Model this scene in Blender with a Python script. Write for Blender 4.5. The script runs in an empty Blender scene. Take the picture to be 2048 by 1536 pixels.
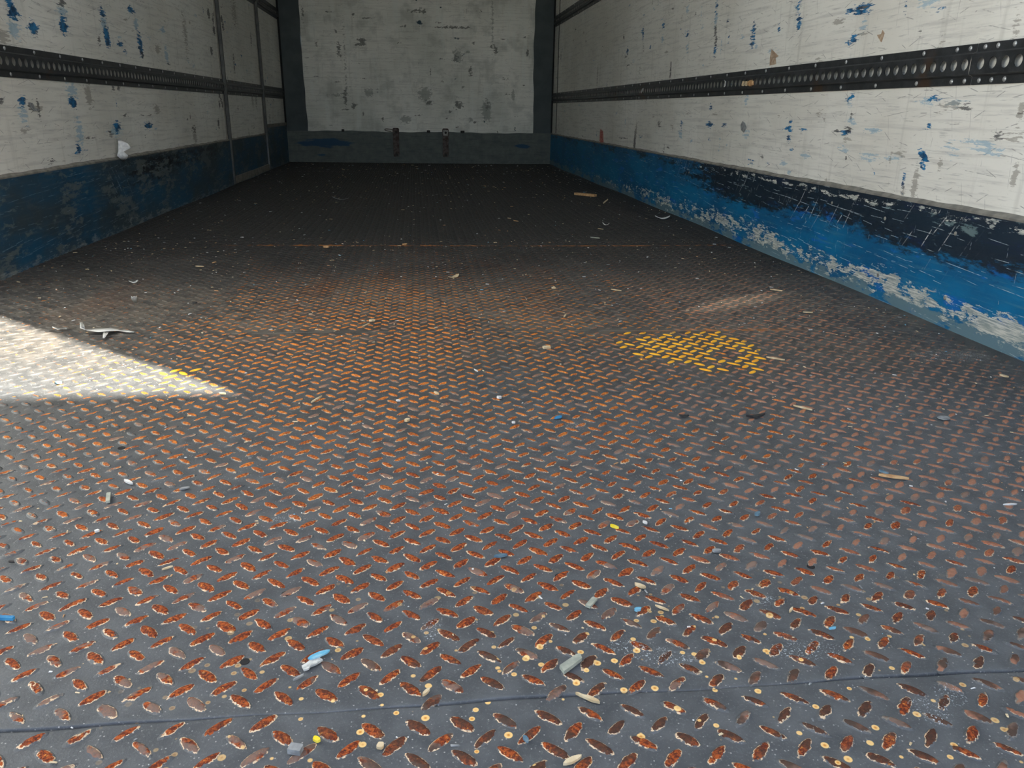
import bpy, bmesh, math, random
import numpy as np
from mathutils import Vector, Matrix
PI = math.pi
sc = bpy.context.scene
C = sc.collection

# ------------------------------------------------------------------ camera
F, PITCH, YAW, ROLL, CX, H = 1569.0, 0.3351, 0.1193, 0.0156, -0.0369, 0.4624
def basis():
    cy, sy = math.cos(YAW), math.sin(YAW)
    f = Vector((sy*math.cos(PITCH), cy*math.cos(PITCH), -math.sin(PITCH)))
    r = Vector((cy, -sy, 0)); u = r.cross(f)
    c, s = math.cos(ROLL), math.sin(ROLL)
    return c*r+s*u, -s*r+c*u, f
RT, UP, FW = basis()
cam = bpy.data.cameras.new('camera'); co = bpy.data.objects.new('camera', cam); C.objects.link(co)
cam.sensor_width = 36; cam.lens = F*36/2048; cam.clip_start = 0.02; cam.clip_end = 300
m3 = Matrix((RT, UP, -FW)).transposed()
co.matrix_world = Matrix.Translation((CX, 0, H)) @ m3.to_4x4()
sc.camera = co
def at(px, py, axis='z', v=0.0):
    """point of the place seen at a photo pixel, on the plane axis = v"""
    d = FW + RT*((px-1024)/F) - UP*((py-768)/F)
    o = Vector((CX, 0, H)); i = 'xyz'.index(axis)
    return o + d*((v-o[i])/d[i])

# ------------------------------------------------------------------ light
AZ = Vector((-0.75, 0.66, 0)).normalized(); EL = math.radians(35)
w = bpy.data.worlds.new('sky'); sc.world = w; w.use_nodes = True
wn = w.node_tree; bg = wn.nodes['Background']
sky = wn.nodes.new('ShaderNodeTexSky'); sky.sky_type = 'NISHITA'; sky.sun_disc = False
sky.sun_elevation = EL; sky.sun_rotation = math.atan2(-AZ.x, -AZ.y); sky.air_density = 1.0; sky.dust_density = 2.0
wn.links.new(sky.outputs[0], bg.inputs[0]); bg.inputs[1].default_value = 0.45
sun = bpy.data.lights.new('sun', 'SUN'); so = bpy.data.objects.new('sun', sun); C.objects.link(so)
sun.energy = 29.0; sun.angle = math.radians(0.55); sun.color = (1.0, 0.95, 0.86)
sd = Vector((AZ.x*math.cos(EL), AZ.y*math.cos(EL), -math.sin(EL)))
so.rotation_euler = sd.to_track_quat('-Z', 'Y').to_euler()
# added spot lamp, standing in for reflected sunlight: a faint streak on the floor
gl = bpy.data.lights.new('added_glint_spot', 'SPOT'); go = bpy.data.objects.new('added_glint_spot', gl); C.objects.link(go)
gl.energy = 620; gl.color = (1.0, 0.90, 0.74); gl.spot_size = math.radians(5.6); gl.spot_blend = 1.0; gl.shadow_soft_size = 0.01
go.location = (-0.5, -1.2, 2.2); gt = at(1478, 602)
gm = (gt-Vector(go.location)).to_track_quat('-Z', 'Z').to_matrix().to_4x4()
go.matrix_world = Matrix.Translation(go.location) @ gm @ Matrix.Rotation(math.radians(12), 4, 'Z') @ Matrix.Diagonal((1.0, 0.20, 1.0, 1.0))
sc.view_settings.view_transform = 'Standard'; sc.view_settings.look = 'None'
sc.view_settings.gamma = 1; sc.view_settings.use_curve_mapping = False
sc.view_settings.exposure = 0.48
sc.cycles.max_bounces = 10; sc.cycles.diffuse_bounces = 8
sc.cycles.use_denoising = True
sc.cycles.sample_clamp_indirect = 6

XR, XL, D, TOP, Y0 = 1.2, -1.2, 7.54, 2.45, -0.06
KZ = 0.262
SEAMS = [0.526, 1.68, 2.875, 4.05, 5.23, 6.41]

# ------------------------------------------------------------------ node helper
class NT:
    def __init__(s, name):
        s.m = bpy.data.materials.new(name); s.m.use_nodes = True
        s.t = s.m.node_tree; s.b = s.t.nodes['Principled BSDF']; s._c = {}
    def n(s, ty, **k):
        x = s.t.nodes.new(ty)
        for a, v in k.items(): setattr(x, a, v)
        return x
    def put(s, sock, v):
        if isinstance(v, bpy.types.NodeSocket): s.t.links.new(v, sock)
        elif v is not None:
            try: sock.default_value = v
            except Exception: sock.default_value = tuple(v)+(1,)
    def math(s, op, a, b=None, c=None, clamp=False):
        x = s.n('ShaderNodeMath', operation=op, use_clamp=clamp)
        s.put(x.inputs[0], a); s.put(x.inputs[1], b); s.put(x.inputs[2], c); return x.outputs[0]
    def add(s, a, b): return s.math('ADD', a, b)
    def sub(s, a, b): return s.math('SUBTRACT', a, b)
    def mul(s, a, b, clamp=False): return s.math('MULTIPLY', a, b, clamp=clamp)
    def mx(s, a, b): return s.math('MAXIMUM', a, b)
    def inv(s, a): return s.math('SUBTRACT', 1.0, a)
    def ss(s, v, a, b, lo=0.0, hi=1.0):
        x = s.n('ShaderNodeMapRange', interpolation_type='SMOOTHSTEP')
        for i, q in enumerate((v, a, b, lo, hi)): s.put(x.inputs[i], q)
        return x.outputs[0]
    def mix(s, f, a, b, mode='MIX'):
        x = s.n('ShaderNodeMix', data_type='RGBA', blend_type=mode)
        s.put(x.inputs[0], f); s.put(x.inputs[6], a); s.put(x.inputs[7], b); return x.outputs[2]
    def pos(s):
        if 'p' not in s._c: s._c['p'] = s.n('ShaderNodeNewGeometry').outputs['Position']
        return s._c['p']
    def obj(s):
        if 'o' not in s._c: s._c['o'] = s.n('ShaderNodeTexCoord').outputs['Object']
        return s._c['o']
    def xyz(s):
        if 'x' not in s._c:
            x = s.n('ShaderNodeSeparateXYZ'); s.put(x.inputs[0], s.pos()); s._c['x'] = x.outputs
        return s._c['x']
    def sc(s, v, k, off=(0, 0, 0), rot=(0, 0, 0)):
        x = s.n('ShaderNodeMapping'); s.put(x.inputs[0], v)
        x.inputs[1].default_value = off; x.inputs[2].default_value = rot; x.inputs[3].default_value = k; return x.outputs[0]
    def noise(s, v, scale, detail=3, rough=0.55, dist=0.0):
        x = s.n('ShaderNodeTexNoise'); s.put(x.inputs['Vector'], v)
        x.inputs['Scale'].default_value = scale; x.inputs['Detail'].default_value = detail
        x.inputs['Roughness'].default_value = rough; x.inputs['Distortion'].default_value = dist
        return x.outputs['Fac']
    def vor(s, v, scale, rnd=1.0, feature='F1'):
        x = s.n('ShaderNodeTexVoronoi', feature=feature); s.put(x.inputs['Vector'], v)
        x.inputs['Scale'].default_value = scale; x.inputs['Randomness'].default_value = rnd
        return x.outputs
    def attr(s, name):
        x = s.n('ShaderNodeAttribute', attribute_name=name); q = s.n('ShaderNodeSeparateColor')
        s.put(q.inputs[0], x.outputs['Color']); return list(q.outputs)+[x.outputs['Alpha']]
    def blob(s, u, v, cu, cv, ru, rv):
        a = s.math('DIVIDE', s.sub(u, cu), ru); b = s.math('DIVIDE', s.sub(v, cv), rv)
        return s.inv(s.math('SQRT', s.add(s.mul(a, a), s.mul(b, b))))
    def scratch(s, v, scale, length, width, ang, jitter, keep):
        """thin straight scratches: one random line segment per voronoi cell (v must be flat in x, y)"""
        o = s.vor(v, scale)
        d = s.n('ShaderNodeVectorMath', operation='SUBTRACT'); s.put(d.inputs[0], v); s.put(d.inputs[1], o['Position'])
        cs = s.n('ShaderNodeSeparateColor'); s.put(cs.inputs[0], o['Color'])
        th = s.add(s.mul(s.sub(cs.outputs[0], 0.5), jitter), ang)
        x = s.n('ShaderNodeSeparateXYZ'); s.put(x.inputs[0], d.outputs[0])
        ct, st = s.math('COSINE', th), s.math('SINE', th)
        a = s.add(s.mul(x.outputs[0], ct), s.mul(x.outputs[1], st))
        b = s.sub(s.mul(x.outputs[1], ct), s.mul(x.outputs[0], st))
        la = s.ss(s.math('ABSOLUTE', a), length, length*0.6)
        lb = s.ss(s.math('ABSOLUTE', b), width, width*0.3)
        return s.mul(s.mul(la, lb), s.math('GREATER_THAN', cs.outputs[1], 1-keep))
    def bump(s, h, strength, dist):
        x = s.n('ShaderNodeBump'); x.inputs['Strength'].default_value = strength; x.inputs['Distance'].default_value = dist
        s.put(x.inputs['Height'], h); s.t.links.new(x.outputs[0], s.b.inputs['Normal'])
    def out(s, col, rough=0.6, metal=0.0, spec=0.5):
        s.put(s.b.inputs['Base Color'], col); s.put(s.b.inputs['Roughness'], rough)
        s.put(s.b.inputs['Metallic'], metal); s.b.inputs['Specular IOR Level'].default_value = spec
        return s.m

def rgb(r, g, b):
    f = lambda c: (c/255/12.92) if c/255 <= 0.04045 else ((c/255+0.055)/1.055)**2.4
    return (f(r), f(g), f(b), 1)

def simple(name, col, col2=None, rough=0.6, metal=0.0, scale=60, spec=0.4):
    t = NT(name); n = t.noise(t.obj(), scale, 4)
    t.bump(n, 0.25, 0.001)
    return t.out(t.mix(t.ss(n, 0.35, 0.65), col, col2 or tuple(c*0.7 for c in col[:3])+(1,)), rough, metal, spec)

# ------------------------------------------------------------------ materials
def mat_floor():
    t = NT('tread_plate_paint'); x, y, z = t.xyz()
    h, rust, rnd, yel = t.attr('loz')
    P = t.pos()
    nf = t.noise(P, 420, 4, 0.7); nm = t.noise(P, 330, 3, 0.65); nb = t.noise(P, 26, 4, 0.6); nl = t.noise(P, 3.2, 3, 0.5)
    base = t.mix(t.ss(nb, 0.3, 0.7), (0.062, 0.070, 0.079, 1), (0.098, 0.108, 0.119, 1))
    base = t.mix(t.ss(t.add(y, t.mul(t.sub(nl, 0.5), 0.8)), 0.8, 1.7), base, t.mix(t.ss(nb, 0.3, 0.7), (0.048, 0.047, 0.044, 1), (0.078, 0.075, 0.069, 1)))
    # front sheets dusty and worn; inner ones dark coated, with light falloff painted in
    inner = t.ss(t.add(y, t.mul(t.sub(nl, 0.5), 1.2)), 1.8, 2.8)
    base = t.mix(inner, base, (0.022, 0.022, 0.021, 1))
    dustm = t.mul(t.mul(t.ss(y, 1.3, 1.8), t.ss(y, 2.5, 1.9)), t.ss(t.add(nb, t.mul(nl, 0.8)), 0.75, 1.1))
    base = t.mix(t.mul(dustm, 0.7), base, (0.15, 0.13, 0.105, 1))
    # speckled dust and tiny light flecks
    fl = t.vor(P, 330)
    fc = t.n('ShaderNodeSeparateColor'); t.put(fc.inputs[0], fl['Color'])
    fleck = t.mul(t.ss(fl['Distance'], 0.30, 0.12), t.math('GREATER_THAN', fc.outputs[0], 0.86))
    base = t.mix(t.mul(fleck, 0.8), base, (0.42, 0.42, 0.41, 1))
    base = t.mix(t.mul(t.ss(nf, 0.54, 0.70), 0.5), base, (0.20, 0.205, 0.21, 1))
    sc1 = t.scratch(t.n('ShaderNodeVectorMath', operation='MULTIPLY').outputs[0], 1, 1, 1, 0, 0, 0) if False else None
    # rust bleeding over the flat plate, rust coloured film along the wheel tracks
    film = t.mul(t.mul(t.ss(y, 1.5, 2.1), t.ss(y, 2.85, 2.30)), t.ss(t.noise(t.sc(P, (3.0, 1.0, 1)), 1.7, 4, 0.6), 0.50, 0.68))
    film = t.mul(film, t.ss(t.math('ABSOLUTE', t.add(x, 0.2)), 1.0, 0.4))
    base = t.mix(t.mul(film, t.mul(t.ss(nm, 0.40, 0.62), 0.7)), base, (0.12, 0.042, 0.014, 1))
    # pale yellow rust blisters near the door
    dv = t.vor(P, 78)
    dc = t.n('ShaderNodeSeparateColor'); t.put(dc.inputs[0], dv['Color'])
    zone = t.mul(t.ss(t.add(y, t.mul(nl, 0.25)), 0.86, 0.66), t.ss(t.math('ABSOLUTE', t.sub(x, 0.12)), 0.46, 0.2))
    dot = t.mul(t.mul(t.ss(t.add(dv['Distance'], t.mul(dc.outputs[1], 0.12)), 0.30, 0.25), t.math('GREATER_THAN', dc.outputs[0], 0.66)), zone)
    dcol = t.mix(t.ss(dv['Distance'], 0.03, 0.16), (0.60, 0.24, 0.03, 1), (0.80, 0.54, 0.22, 1))
    # paint spatter
    sm = None
    for (px, py, rx, ry) in ((574, 1030, .022, .012), (1295, 1302, .03, .012), (1340, 1318, .03, .012), (1860, 1420, .02, .02), (1900, 1390, .016, .016),
                             (865, 1255, .012, .02), (1530, 1200, .02, .01), (1610, 1300, .04, .016), (1250, 1290, .02, .01), (1150, 848, .02, .02), (1900, 705, .10, .05)):
        q = at(px, py); bl = t.blob(x, y, q.x, q.y, rx, ry); sm = bl if sm is None else t.mx(sm, bl)
    smear = t.mul(t.ss(sm, 0.0, 0.35), t.ss(t.noise(t.sc(P, (1, 1, 1), rot=(0, 0, .5)), 480, 4, 0.7), 0.585, 0.62))
    # worn tops of the lozenges
    ha = t.add(h, t.add(t.mul(t.sub(nf, 0.5), 0.7), t.mul(t.sub(t.noise(P, 150, 3, 0.6), 0.5), 1.7)))
    thr = t.sub(1.08, t.mul(rust, 0.85))
    core = t.ss(t.sub(ha, thr), 0.0, 0.05)
    rim = t.mul(t.ss(t.sub(ha, t.sub(thr, 0.24)), 0.0, 0.04), t.ss(t.noise(P, 190, 2), 0.42, 0.55))
    rim = t.mul(rim, t.ss(h, 0.03, 0.10))
    orange = t.ss(t.add(y, t.mul(t.sub(nb, 0.5), 0.9)), 0.75, 1.5)
    rc = t.mix(t.ss(nm, 0.40, 0.62), (0.10, 0.014, 0.004, 1), (0.36, 0.075, 0.011, 1))
    ro = t.mix(t.ss(y, 2.0, 2.6), t.mix(t.ss(nm, 0.38, 0.62), (0.34, 0.075, 0.012, 1), (0.74, 0.26, 0.035, 1)), (0.28, 0.085, 0.018, 1))
    rc = t.mix(orange, rc, ro)
    rc = t.mix(t.mul(t.ss(nf, 0.60, 0.67), 0.8), rc, (0.80, 0.36, 0.07, 1))
    rc = t.mix(t.ss(nf, 0.42, 0.34), rc, (0.035, 0.012, 0.008, 1))
    # towards the right wall and on some tops: dull brown worn primer
    brown = t.mix(nm, (0.30, 0.115, 0.06, 1), (0.34, 0.21, 0.155, 1))
    side = t.ss(t.add(x, t.add(t.mul(t.sub(nb, 0.5), 0.35), t.mul(t.sub(rnd, 0.5), 0.5))), 0.32, 0.52)
    rc = t.mix(t.mul(side, 0.85), rc, brown)
    grey = t.mul(t.math('GREATER_THAN', t.add(rnd, t.mul(t.ss(x, -0.10, -0.40), t.ss(y, 1.0, 0.6, 0.0, 0.32))), 0.80), t.ss(t.noise(P, 60, 2), 0.42, 0.52))
    rc = t.mix(t.mul(grey, 0.8), rc, (0.17, 0.13, 0.11, 1))
    front = t.mul(t.ss(y, 0.72, 0.56), t.ss(x, -0.25, 0.0))
    rc = t.mix(t.mul(t.mul(front, t.ss(nb, 0.40, 0.55)), 0.85), rc, (0.045, 0.026, 0.018, 1))
    rimc = t.mix(t.ss(y, 0.75, 1.5), (0.66, 0.50, 0.33, 1), (0.30, 0.19, 0.105, 1))
    col = t.mix(t.mul(rim, t.mul(t.ss(rust, 0.15, 0.45), t.inv(t.mul(side, 0.8)))), base, rimc)
    col = t.mix(core, col, rc)
    col = t.mix(dot, col, dcol)
    col = t.mix(t.mul(smear, 0.9), col, (0.55, 0.62, 0.66, 1))
    yc = t.mix(t.ss(nb, 0.3, 0.7), (0.80, 0.33, 0.015, 1), (0.92, 0.50, 0.03, 1))
    yk = t.ss(t.add(yel, t.mul(t.sub(t.noise(P, 130, 3), 0.5), 0.5)), 0.42, 0.5)
    col = t.mix(t.mul(yk, t.ss(h, 0.0, 0.05)), col, yc)
    # rust stains along the sheet joints
    def seam(y0, x0, x1, wd):
        a = t.ss(t.math('ABSOLUTE', t.sub(y, y0)), wd, wd*0.3)
        return t.mul(t.mul(a, t.ss(t.noise(t.sc(P, (1, .4, 1)), 30, 4, .7), 0.42, 0.58)), t.mul(t.ss(x, x0, x0+.3), t.ss(x, x1, x1-.2)))
    se = t.mx(seam(2.868, -0.8, 1.2, 0.016), seam(1.668, 0.35, 0.9, 0.012))
    col = t.mix(t.mul(se, 0.9), col, (0.36, 0.13, 0.03, 1))
    rough = t.mix(core, (0.50, 0.50, 0.50, 1), (0.85, 0.85, 0.85, 1))
    rough = t.mix(inner, rough, (0.72, 0.72, 0.72, 1))
    t.bump(t.add(nf, t.mul(nb, 1.5)), 0.35, 0.0012)
    return t.out(col, rough, 0.0, 0.42)

def wall_base(t, u, v, warm=(0.70, 0.69, 0.64, 1), amt=1.0):
    """dirty white coated plywood; u runs along the wall, v is height"""
    cv = t.n('ShaderNodeCombineXYZ'); t.put(cv.inputs[0], u); t.put(cv.inputs[1], v); V = cv.outputs[0]
    st = t.noise(t.sc(V, (2.2, 45, 1)), 1.6, 5, 0.65)
    st2 = t.noise(t.sc(V, (9, 110, 1)), 1.5, 3, 0.6)
    vt = t.noise(t.sc(V, (16, 1.4, 1)), 1.5, 4, 0.6)
    big = t.noise(V, 1.6, 4, 0.55)
    fine = t.noise(V, 120, 3, 0.6)
    c = t.mix(t.ss(big, 0.35, 0.7), (0.84, 0.84, 0.80, 1), warm)
    c = t.mix(t.mul(t.ss(st, 0.48, 0.66), 0.38*amt), c, (0.42, 0.42, 0.41, 1))
    c = t.mix(t.mul(t.ss(st2, 0.58, 0.70), 0.45*amt), c, (0.34, 0.345, 0.35, 1))
    c = t.mix(t.mul(t.ss(vt, 0.56, 0.72), 0.30*amt), c, (0.40, 0.40, 0.37, 1))
    c = t.mix(t.mul(t.ss(fine, 0.62, 0.72), 0.25), c, (0.45, 0.45, 0.42, 1))
    s1 = t.scratch(V, 7.5, 0.07, 0.0011, 0.03, 0.5, 0.5)
    s2 = t.scratch(t.sc(V, (1, 1, 1), (3.3, 1.7, 0)), 12, 0.045, 0.0009, 1.45, 0.5, 0.5)
    s3 = t.scratch(t.sc(V, (1, 1, 1), (7.3, 4.7, 0)), 17, 0.022, 0.0014, 0.0, 1.2, 0.6)
    sx = t.mx(t.mx(t.mul(s1, 0.55), t.mul(s2, 0.5)), t.mul(s3, 0.6))
    c = t.mix(t.mul(sx, t.ss(t.noise(V, 40, 2), 0.35, 0.55)), c, (0.16, 0.16, 0.17, 1))
    return c, V

def mat_wall(name, axis):
    t = NT(name); x, y, z = t.xyz(); u = y if axis == 'x' else x
    c, V = wall_base(t, u, z)
    r, g, b, a = t.attr('marks')   # blue, faint blue, dark, brown
    ns = t.noise(t.sc(V, (15, 85, 1)), 1.5, 6, 0.72)
    ns = t.ss(ns, 0.25, 0.75)
    def mk(ch, lo=0.46, k=1.1): return t.ss(t.add(ch, t.mul(t.sub(ns, 0.5), k)), lo, lo+0.10)
    on = lambda ch: t.ss(ch, 0.02, 0.15)
    c = t.mix(t.mul(t.mul(mk(g, 0.5, 1.3), on(g)), 0.55), c, (0.15, 0.38, 0.55, 1))
    c = t.mix(t.mul(mk(r), on(r)), c, t.mix(t.ss(t.noise(V, 30), .35, .65), (0.012, 0.05, 0.12, 1), (0.02, 0.20, 0.44, 1)))
    c = t.mix(t.mul(t.mul(mk(b), on(b)), 0.85), c, (0.055, 0.055, 0.06, 1))
    c = t.mix(t.mul(t.mul(mk(a), on(a)), 0.6), c, (0.22, 0.20, 0.17, 1))
    t.bump(t.noise(t.sc(V, (30, 90, 1)), 2, 3), 0.12, 0.001)
    return t.out(c, 0.55, 0, 0.35)

def mat_back():
    t = NT('back_wall_sheet'); x, y, z = t.xyz()
    c, V = wall_base(t, x, z, (0.60, 0.62, 0.58, 1), 0.9)
    r, g, b, a = t.attr('marks')
    pt = t.noise(V, 5.5, 5, 0.6)
    c = t.mix(t.mul(t.ss(pt, 0.48, 0.66), 0.5), c, (0.36, 0.38, 0.36, 1))
    vs = t.noise(t.sc(V, (7, 0.8, 1)), 1.6, 4, 0.6)
    c = t.mix(t.mul(t.ss(vs, 0.52, 0.66), 0.35), c, (0.76, 0.80, 0.78, 1))
    ns = t.ss(t.noise(t.sc(V, (18, 26, 1)), 2, 5, 0.7), 0.25, 0.75)
    mk = lambda ch: t.mul(t.ss(t.add(ch, t.mul(t.sub(ns, 0.5), 1.1)), 0.46, 0.6), t.ss(ch, 0.02, 0.15))
    c = t.mix(t.mul(mk(b), 0.8), c, (0.10, 0.105, 0.10, 1))
    c = t.mix(t.mul(mk(a), 0.6), c, (0.20, 0.22, 0.21, 1))
    c = t.mix(mk(r), c, (0.03, 0.07, 0.10, 1))
    t.bump(t.noise(t.sc(V, (60, 60, 1)), 2, 3), 0.15, 0.001)
    return t.out(c, 0.6, 0, 0.3)

def mat_kick(name, left=False):
    t = NT(name); x, y, z = t.xyz()
    cv = t.n('ShaderNodeCombineXYZ'); t.put(cv.inputs[0], y); t.put(cv.inputs[1], z); V = cv.outputs[0]
    r, g, b, a = t.attr('marks')   # dark rubber scuff, white scrape, grey dirt, diagonal scratches
    big = t.noise(t.sc(V, (1, 2.2, 1)), 2.6, 4, 0.6)
    st = t.noise(t.sc(V, (3, 60, 1)), 1.7, 5, 0.7)
    st2 = t.noise(t.sc(V, (12, 160, 1)), 1.6, 4, 0.65)
    patch = t.noise(t.sc(V, (5, 14, 1)), 2, 5, 0.7)
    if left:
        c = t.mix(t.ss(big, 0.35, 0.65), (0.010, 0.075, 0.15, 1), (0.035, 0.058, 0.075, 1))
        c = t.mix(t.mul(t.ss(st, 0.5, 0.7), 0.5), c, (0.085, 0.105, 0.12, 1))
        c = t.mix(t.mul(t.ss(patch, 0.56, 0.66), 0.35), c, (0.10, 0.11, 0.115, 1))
    else:
        c = t.mix(t.ss(big, 0.35, 0.65), (0.003, 0.165, 0.36, 1), (0.005, 0.10, 0.24, 1))
        c = t.mix(t.mul(t.ss(t.noise(t.sc(V, (3, 12, 1)), 2.1, 4), 0.58, 0.66), 0.8), c, (0.004, 0.13, 0.48, 1))
        c = t.mix(t.mul(t.ss(st, 0.50, 0.70), 0.5), c, (0.06, 0.20, 0.30, 1))
    dk = t.ss(t.add(r, t.mul(t.sub(t.noise(t.sc(V, (7, 24, 1)), 2, 7, 0.75), 0.5), 2.4)), 0.35, 0.85)
    c = t.mix(t.mul(t.mul(dk, t.ss(r, 0.02, 0.2)), 0.92), c, (0.014, 0.016, 0.020, 1))
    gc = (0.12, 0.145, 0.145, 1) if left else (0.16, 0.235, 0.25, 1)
    gd = t.mul(t.ss(t.add(b, t.mul(t.sub(t.ss(patch, .25, .75), 0.5), 1.0)), 0.42, 0.62), t.ss(b, 0.02, 0.2))
    c = t.mix(t.mul(gd, 0.75), c, gc)
    s1 = t.scratch(V, 7, 0.10, 0.0012, 0.06, 0.10, 0.85)
    s2 = t.scratch(t.sc(V, (1, 1, 1), (2.1, 5.2, 0)), 18, 0.036, 0.0010, 0.04, 0.14, 0.85)
    s3 = t.scratch(t.sc(V, (1, 1, 1), (8.1, 3.2, 0)), 20, 0.012, 0.0008, 1.5, 0.4, 0.22)
    s4 = t.scratch(t.sc(V, (1, 1, 1), (4.1, 9.2, 0)), 15, 0.05, 0.0020, -0.95, 0.25, 0.75)
    br = t.ss(t.noise(t.sc(V, (0.35, 1, 1)), 110, 3), 0.36, 0.58)
    sx = t.mul(t.mx(t.mx(s1, s2), s3), br)
    sx = t.mul(sx, 0.40 if left else 0.60)
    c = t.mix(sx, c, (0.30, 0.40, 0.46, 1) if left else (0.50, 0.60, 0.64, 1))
    c = t.mix(t.mul(t.mul(s4, a), br), c, (0.60, 0.62, 0.62, 1))
    fz = t.noise(t.sc(V, (8, 26, 1)), 2, 7, 0.72)
    wh = t.mul(t.ss(t.add(g, t.mul(t.sub(t.ss(fz, .25, .75), 0.5), 1.3)), 0.50, 0.62), t.ss(g, 0.02, 0.2))
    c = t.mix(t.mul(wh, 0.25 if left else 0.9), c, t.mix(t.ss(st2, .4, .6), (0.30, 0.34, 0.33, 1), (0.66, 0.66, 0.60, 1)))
    t.bump(t.add(st2, t.mul(wh, 0.5)), 0.2, 0.0015)
    return t.out(c, 0.5, 0, 0.4)

def mat_backkick():
    t = NT('back_kick_sheet'); x, y, z = t.xyz()
    cv = t.n('ShaderNodeCombineXYZ'); t.put(cv.inputs[0], x); t.put(cv.inputs[1], z); V = cv.outputs[0]
    st = t.noise(t.sc(V, (3, 40, 1)), 1.7, 5, 0.7); p = t.noise(V, 14, 5, 0.7)
    c = t.mix(t.ss(p, 0.3, 0.7), (0.085, 0.105, 0.105, 1), (0.13, 0.15, 0.145, 1))
    c = t.mix(t.mul(t.ss(st, 0.52, 0.66), 0.5), c, (0.045, 0.06, 0.065, 1))
    n = t.mul(t.sub(t.noise(t.sc(V, (4, 20, 1)), 2, 4), 0.5), 1.4)
    for (cx, cz, rx, rz, lo) in ((-0.85, 0.165, 0.30, 0.055, .2), (0.93, 0.15, 0.11, 0.03, .3), (-0.9, 0.06, 0.12, 0.02, .5)):
        m = t.ss(t.add(t.blob(x, z, cx, cz, rx, rz), n), lo, lo+0.25)
        c = t.mix(t.mul(m, 0.9), c, (0.006, 0.05, 0.12, 1))
    t.bump(p, 0.2, 0.001)
    return t.out(c, 0.65, 0, 0.3)

def mat_rail():
    t = NT('rail_steel'); P = t.pos(); n = t.noise(P, 30, 4); f = t.noise(P, 260, 3)
    c = t.mix(t.ss(n, 0.35, 0.7), (0.030, 0.034, 0.038, 1), (0.055, 0.060, 0.066, 1))
    c = t.mix(t.mul(t.ss(f, 0.58, 0.7), 0.4), c, (0.13, 0.13, 0.13, 1))
    c = t.mix(t.mul(t.ss(t.noise(P, 5, 4), 0.60, 0.68), 0.5), c, (0.10, 0.045, 0.012, 1))
    return t.out(c, 0.42, 0.35, 0.5)

M = {}
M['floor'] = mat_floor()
M['wall_x'] = mat_wall('white_coated_plywood', 'x')
M['back'] = mat_back()
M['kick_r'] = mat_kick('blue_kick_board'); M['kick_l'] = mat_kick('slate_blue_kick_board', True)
M['backkick'] = mat_backkick()
M['rail'] = mat_rail()
M['strip'] = simple('dark_corner_sheet', (0.040, 0.056, 0.066, 1), (0.060, 0.078, 0.086, 1), 0.6, 0, 8)
M['post'] = simple('post_metal', (0.115, 0.12, 0.115, 1), (0.075, 0.08, 0.08, 1), 0.6, 0.1, 20)
M['gap'] = simple('dark_joint', (0.010, 0.011, 0.013, 1), (0.016, 0.017, 0.019, 1), 0.8)
M['ledge'] = simple('grey_sealant', (0.17, 0.165, 0.15, 1), (0.26, 0.25, 0.22, 1), 0.8, 0, 30)
M['screw'] = simple('zinc_screw', (0.62, 0.63, 0.64, 1), (0.42, 0.43, 0.44, 1), 0.35, 0.6)
M['rusty'] = simple('rusty_steel', (0.055, 0.035, 0.03, 1), (0.12, 0.105, 0.10, 1), 0.7, 0.1, 45)
M['bolt'] = simple('black_bolt', (0.010, 0.009, 0.009, 1), None, 0.5, 0.3)
M['white_rub'] = simple('rubbed_bright_steel', (0.36, 0.36, 0.34, 1), None, 0.5, 0.2)
M['asphalt'] = simple('asphalt', (0.16, 0.16, 0.155, 1), (0.24, 0.235, 0.22, 1), 0.9, 0, 3)
M['blocker'] = simple('blocker_paint', (0.50, 0.49, 0.46, 1), (0.56, 0.55, 0.52, 1), 0.8, 0, 2)
tr = NT('translucent_roof')
tb = tr.n('ShaderNodeBsdfTranslucent'); tb.inputs[0].default_value = (0.80, 0.82, 0.78, 1)
db = tr.n('ShaderNodeBsdfDiffuse'); db.inputs[0].default_value = (0.72, 0.73, 0.70, 1)
ms = tr.n('ShaderNodeMixShader'); ms.inputs[0].default_value = 0.975
tr.t.links.new(tb.outputs[0], ms.inputs[1]); tr.t.links.new(db.outputs[0], ms.inputs[2])
tr.t.links.new(ms.outputs[0], tr.t.nodes['Material Output'].inputs[0]); M['roof'] = tr.m

# ------------------------------------------------------------------ mesh helpers
def link(name, me, mat=None, parent=None, kind=None):
    o = bpy.data.objects.new(name, me); C.objects.link(o)
    if mat: me.materials.append(mat)
    if parent: o.parent = parent
    if kind: o['kind'] = kind
    return o
def obj(name, bm, mat, parent=None, kind=None, smooth=False):
    me = bpy.data.meshes.new(name)
    bmesh.ops.recalc_face_normals(bm, faces=bm.faces)
    if smooth:
        for f in bm.faces: f.smooth = True
    bm.to_mesh(me); bm.free(); return link(name, me, mat, parent, kind)
def box(bm, a, b, bev=0.0):
    r = bmesh.ops.create_cube(bm, size=1)['verts']
    for v in r: v.co = Vector([(a[i]+b[i])/2 + v.co[i]*(b[i]-a[i]) for i in range(3)])
    if bev:
        es = list({e for v in r for e in v.link_edges}); bmesh.ops.bevel(bm, geom=es, offset=bev, segments=2, affect='EDGES')
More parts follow.
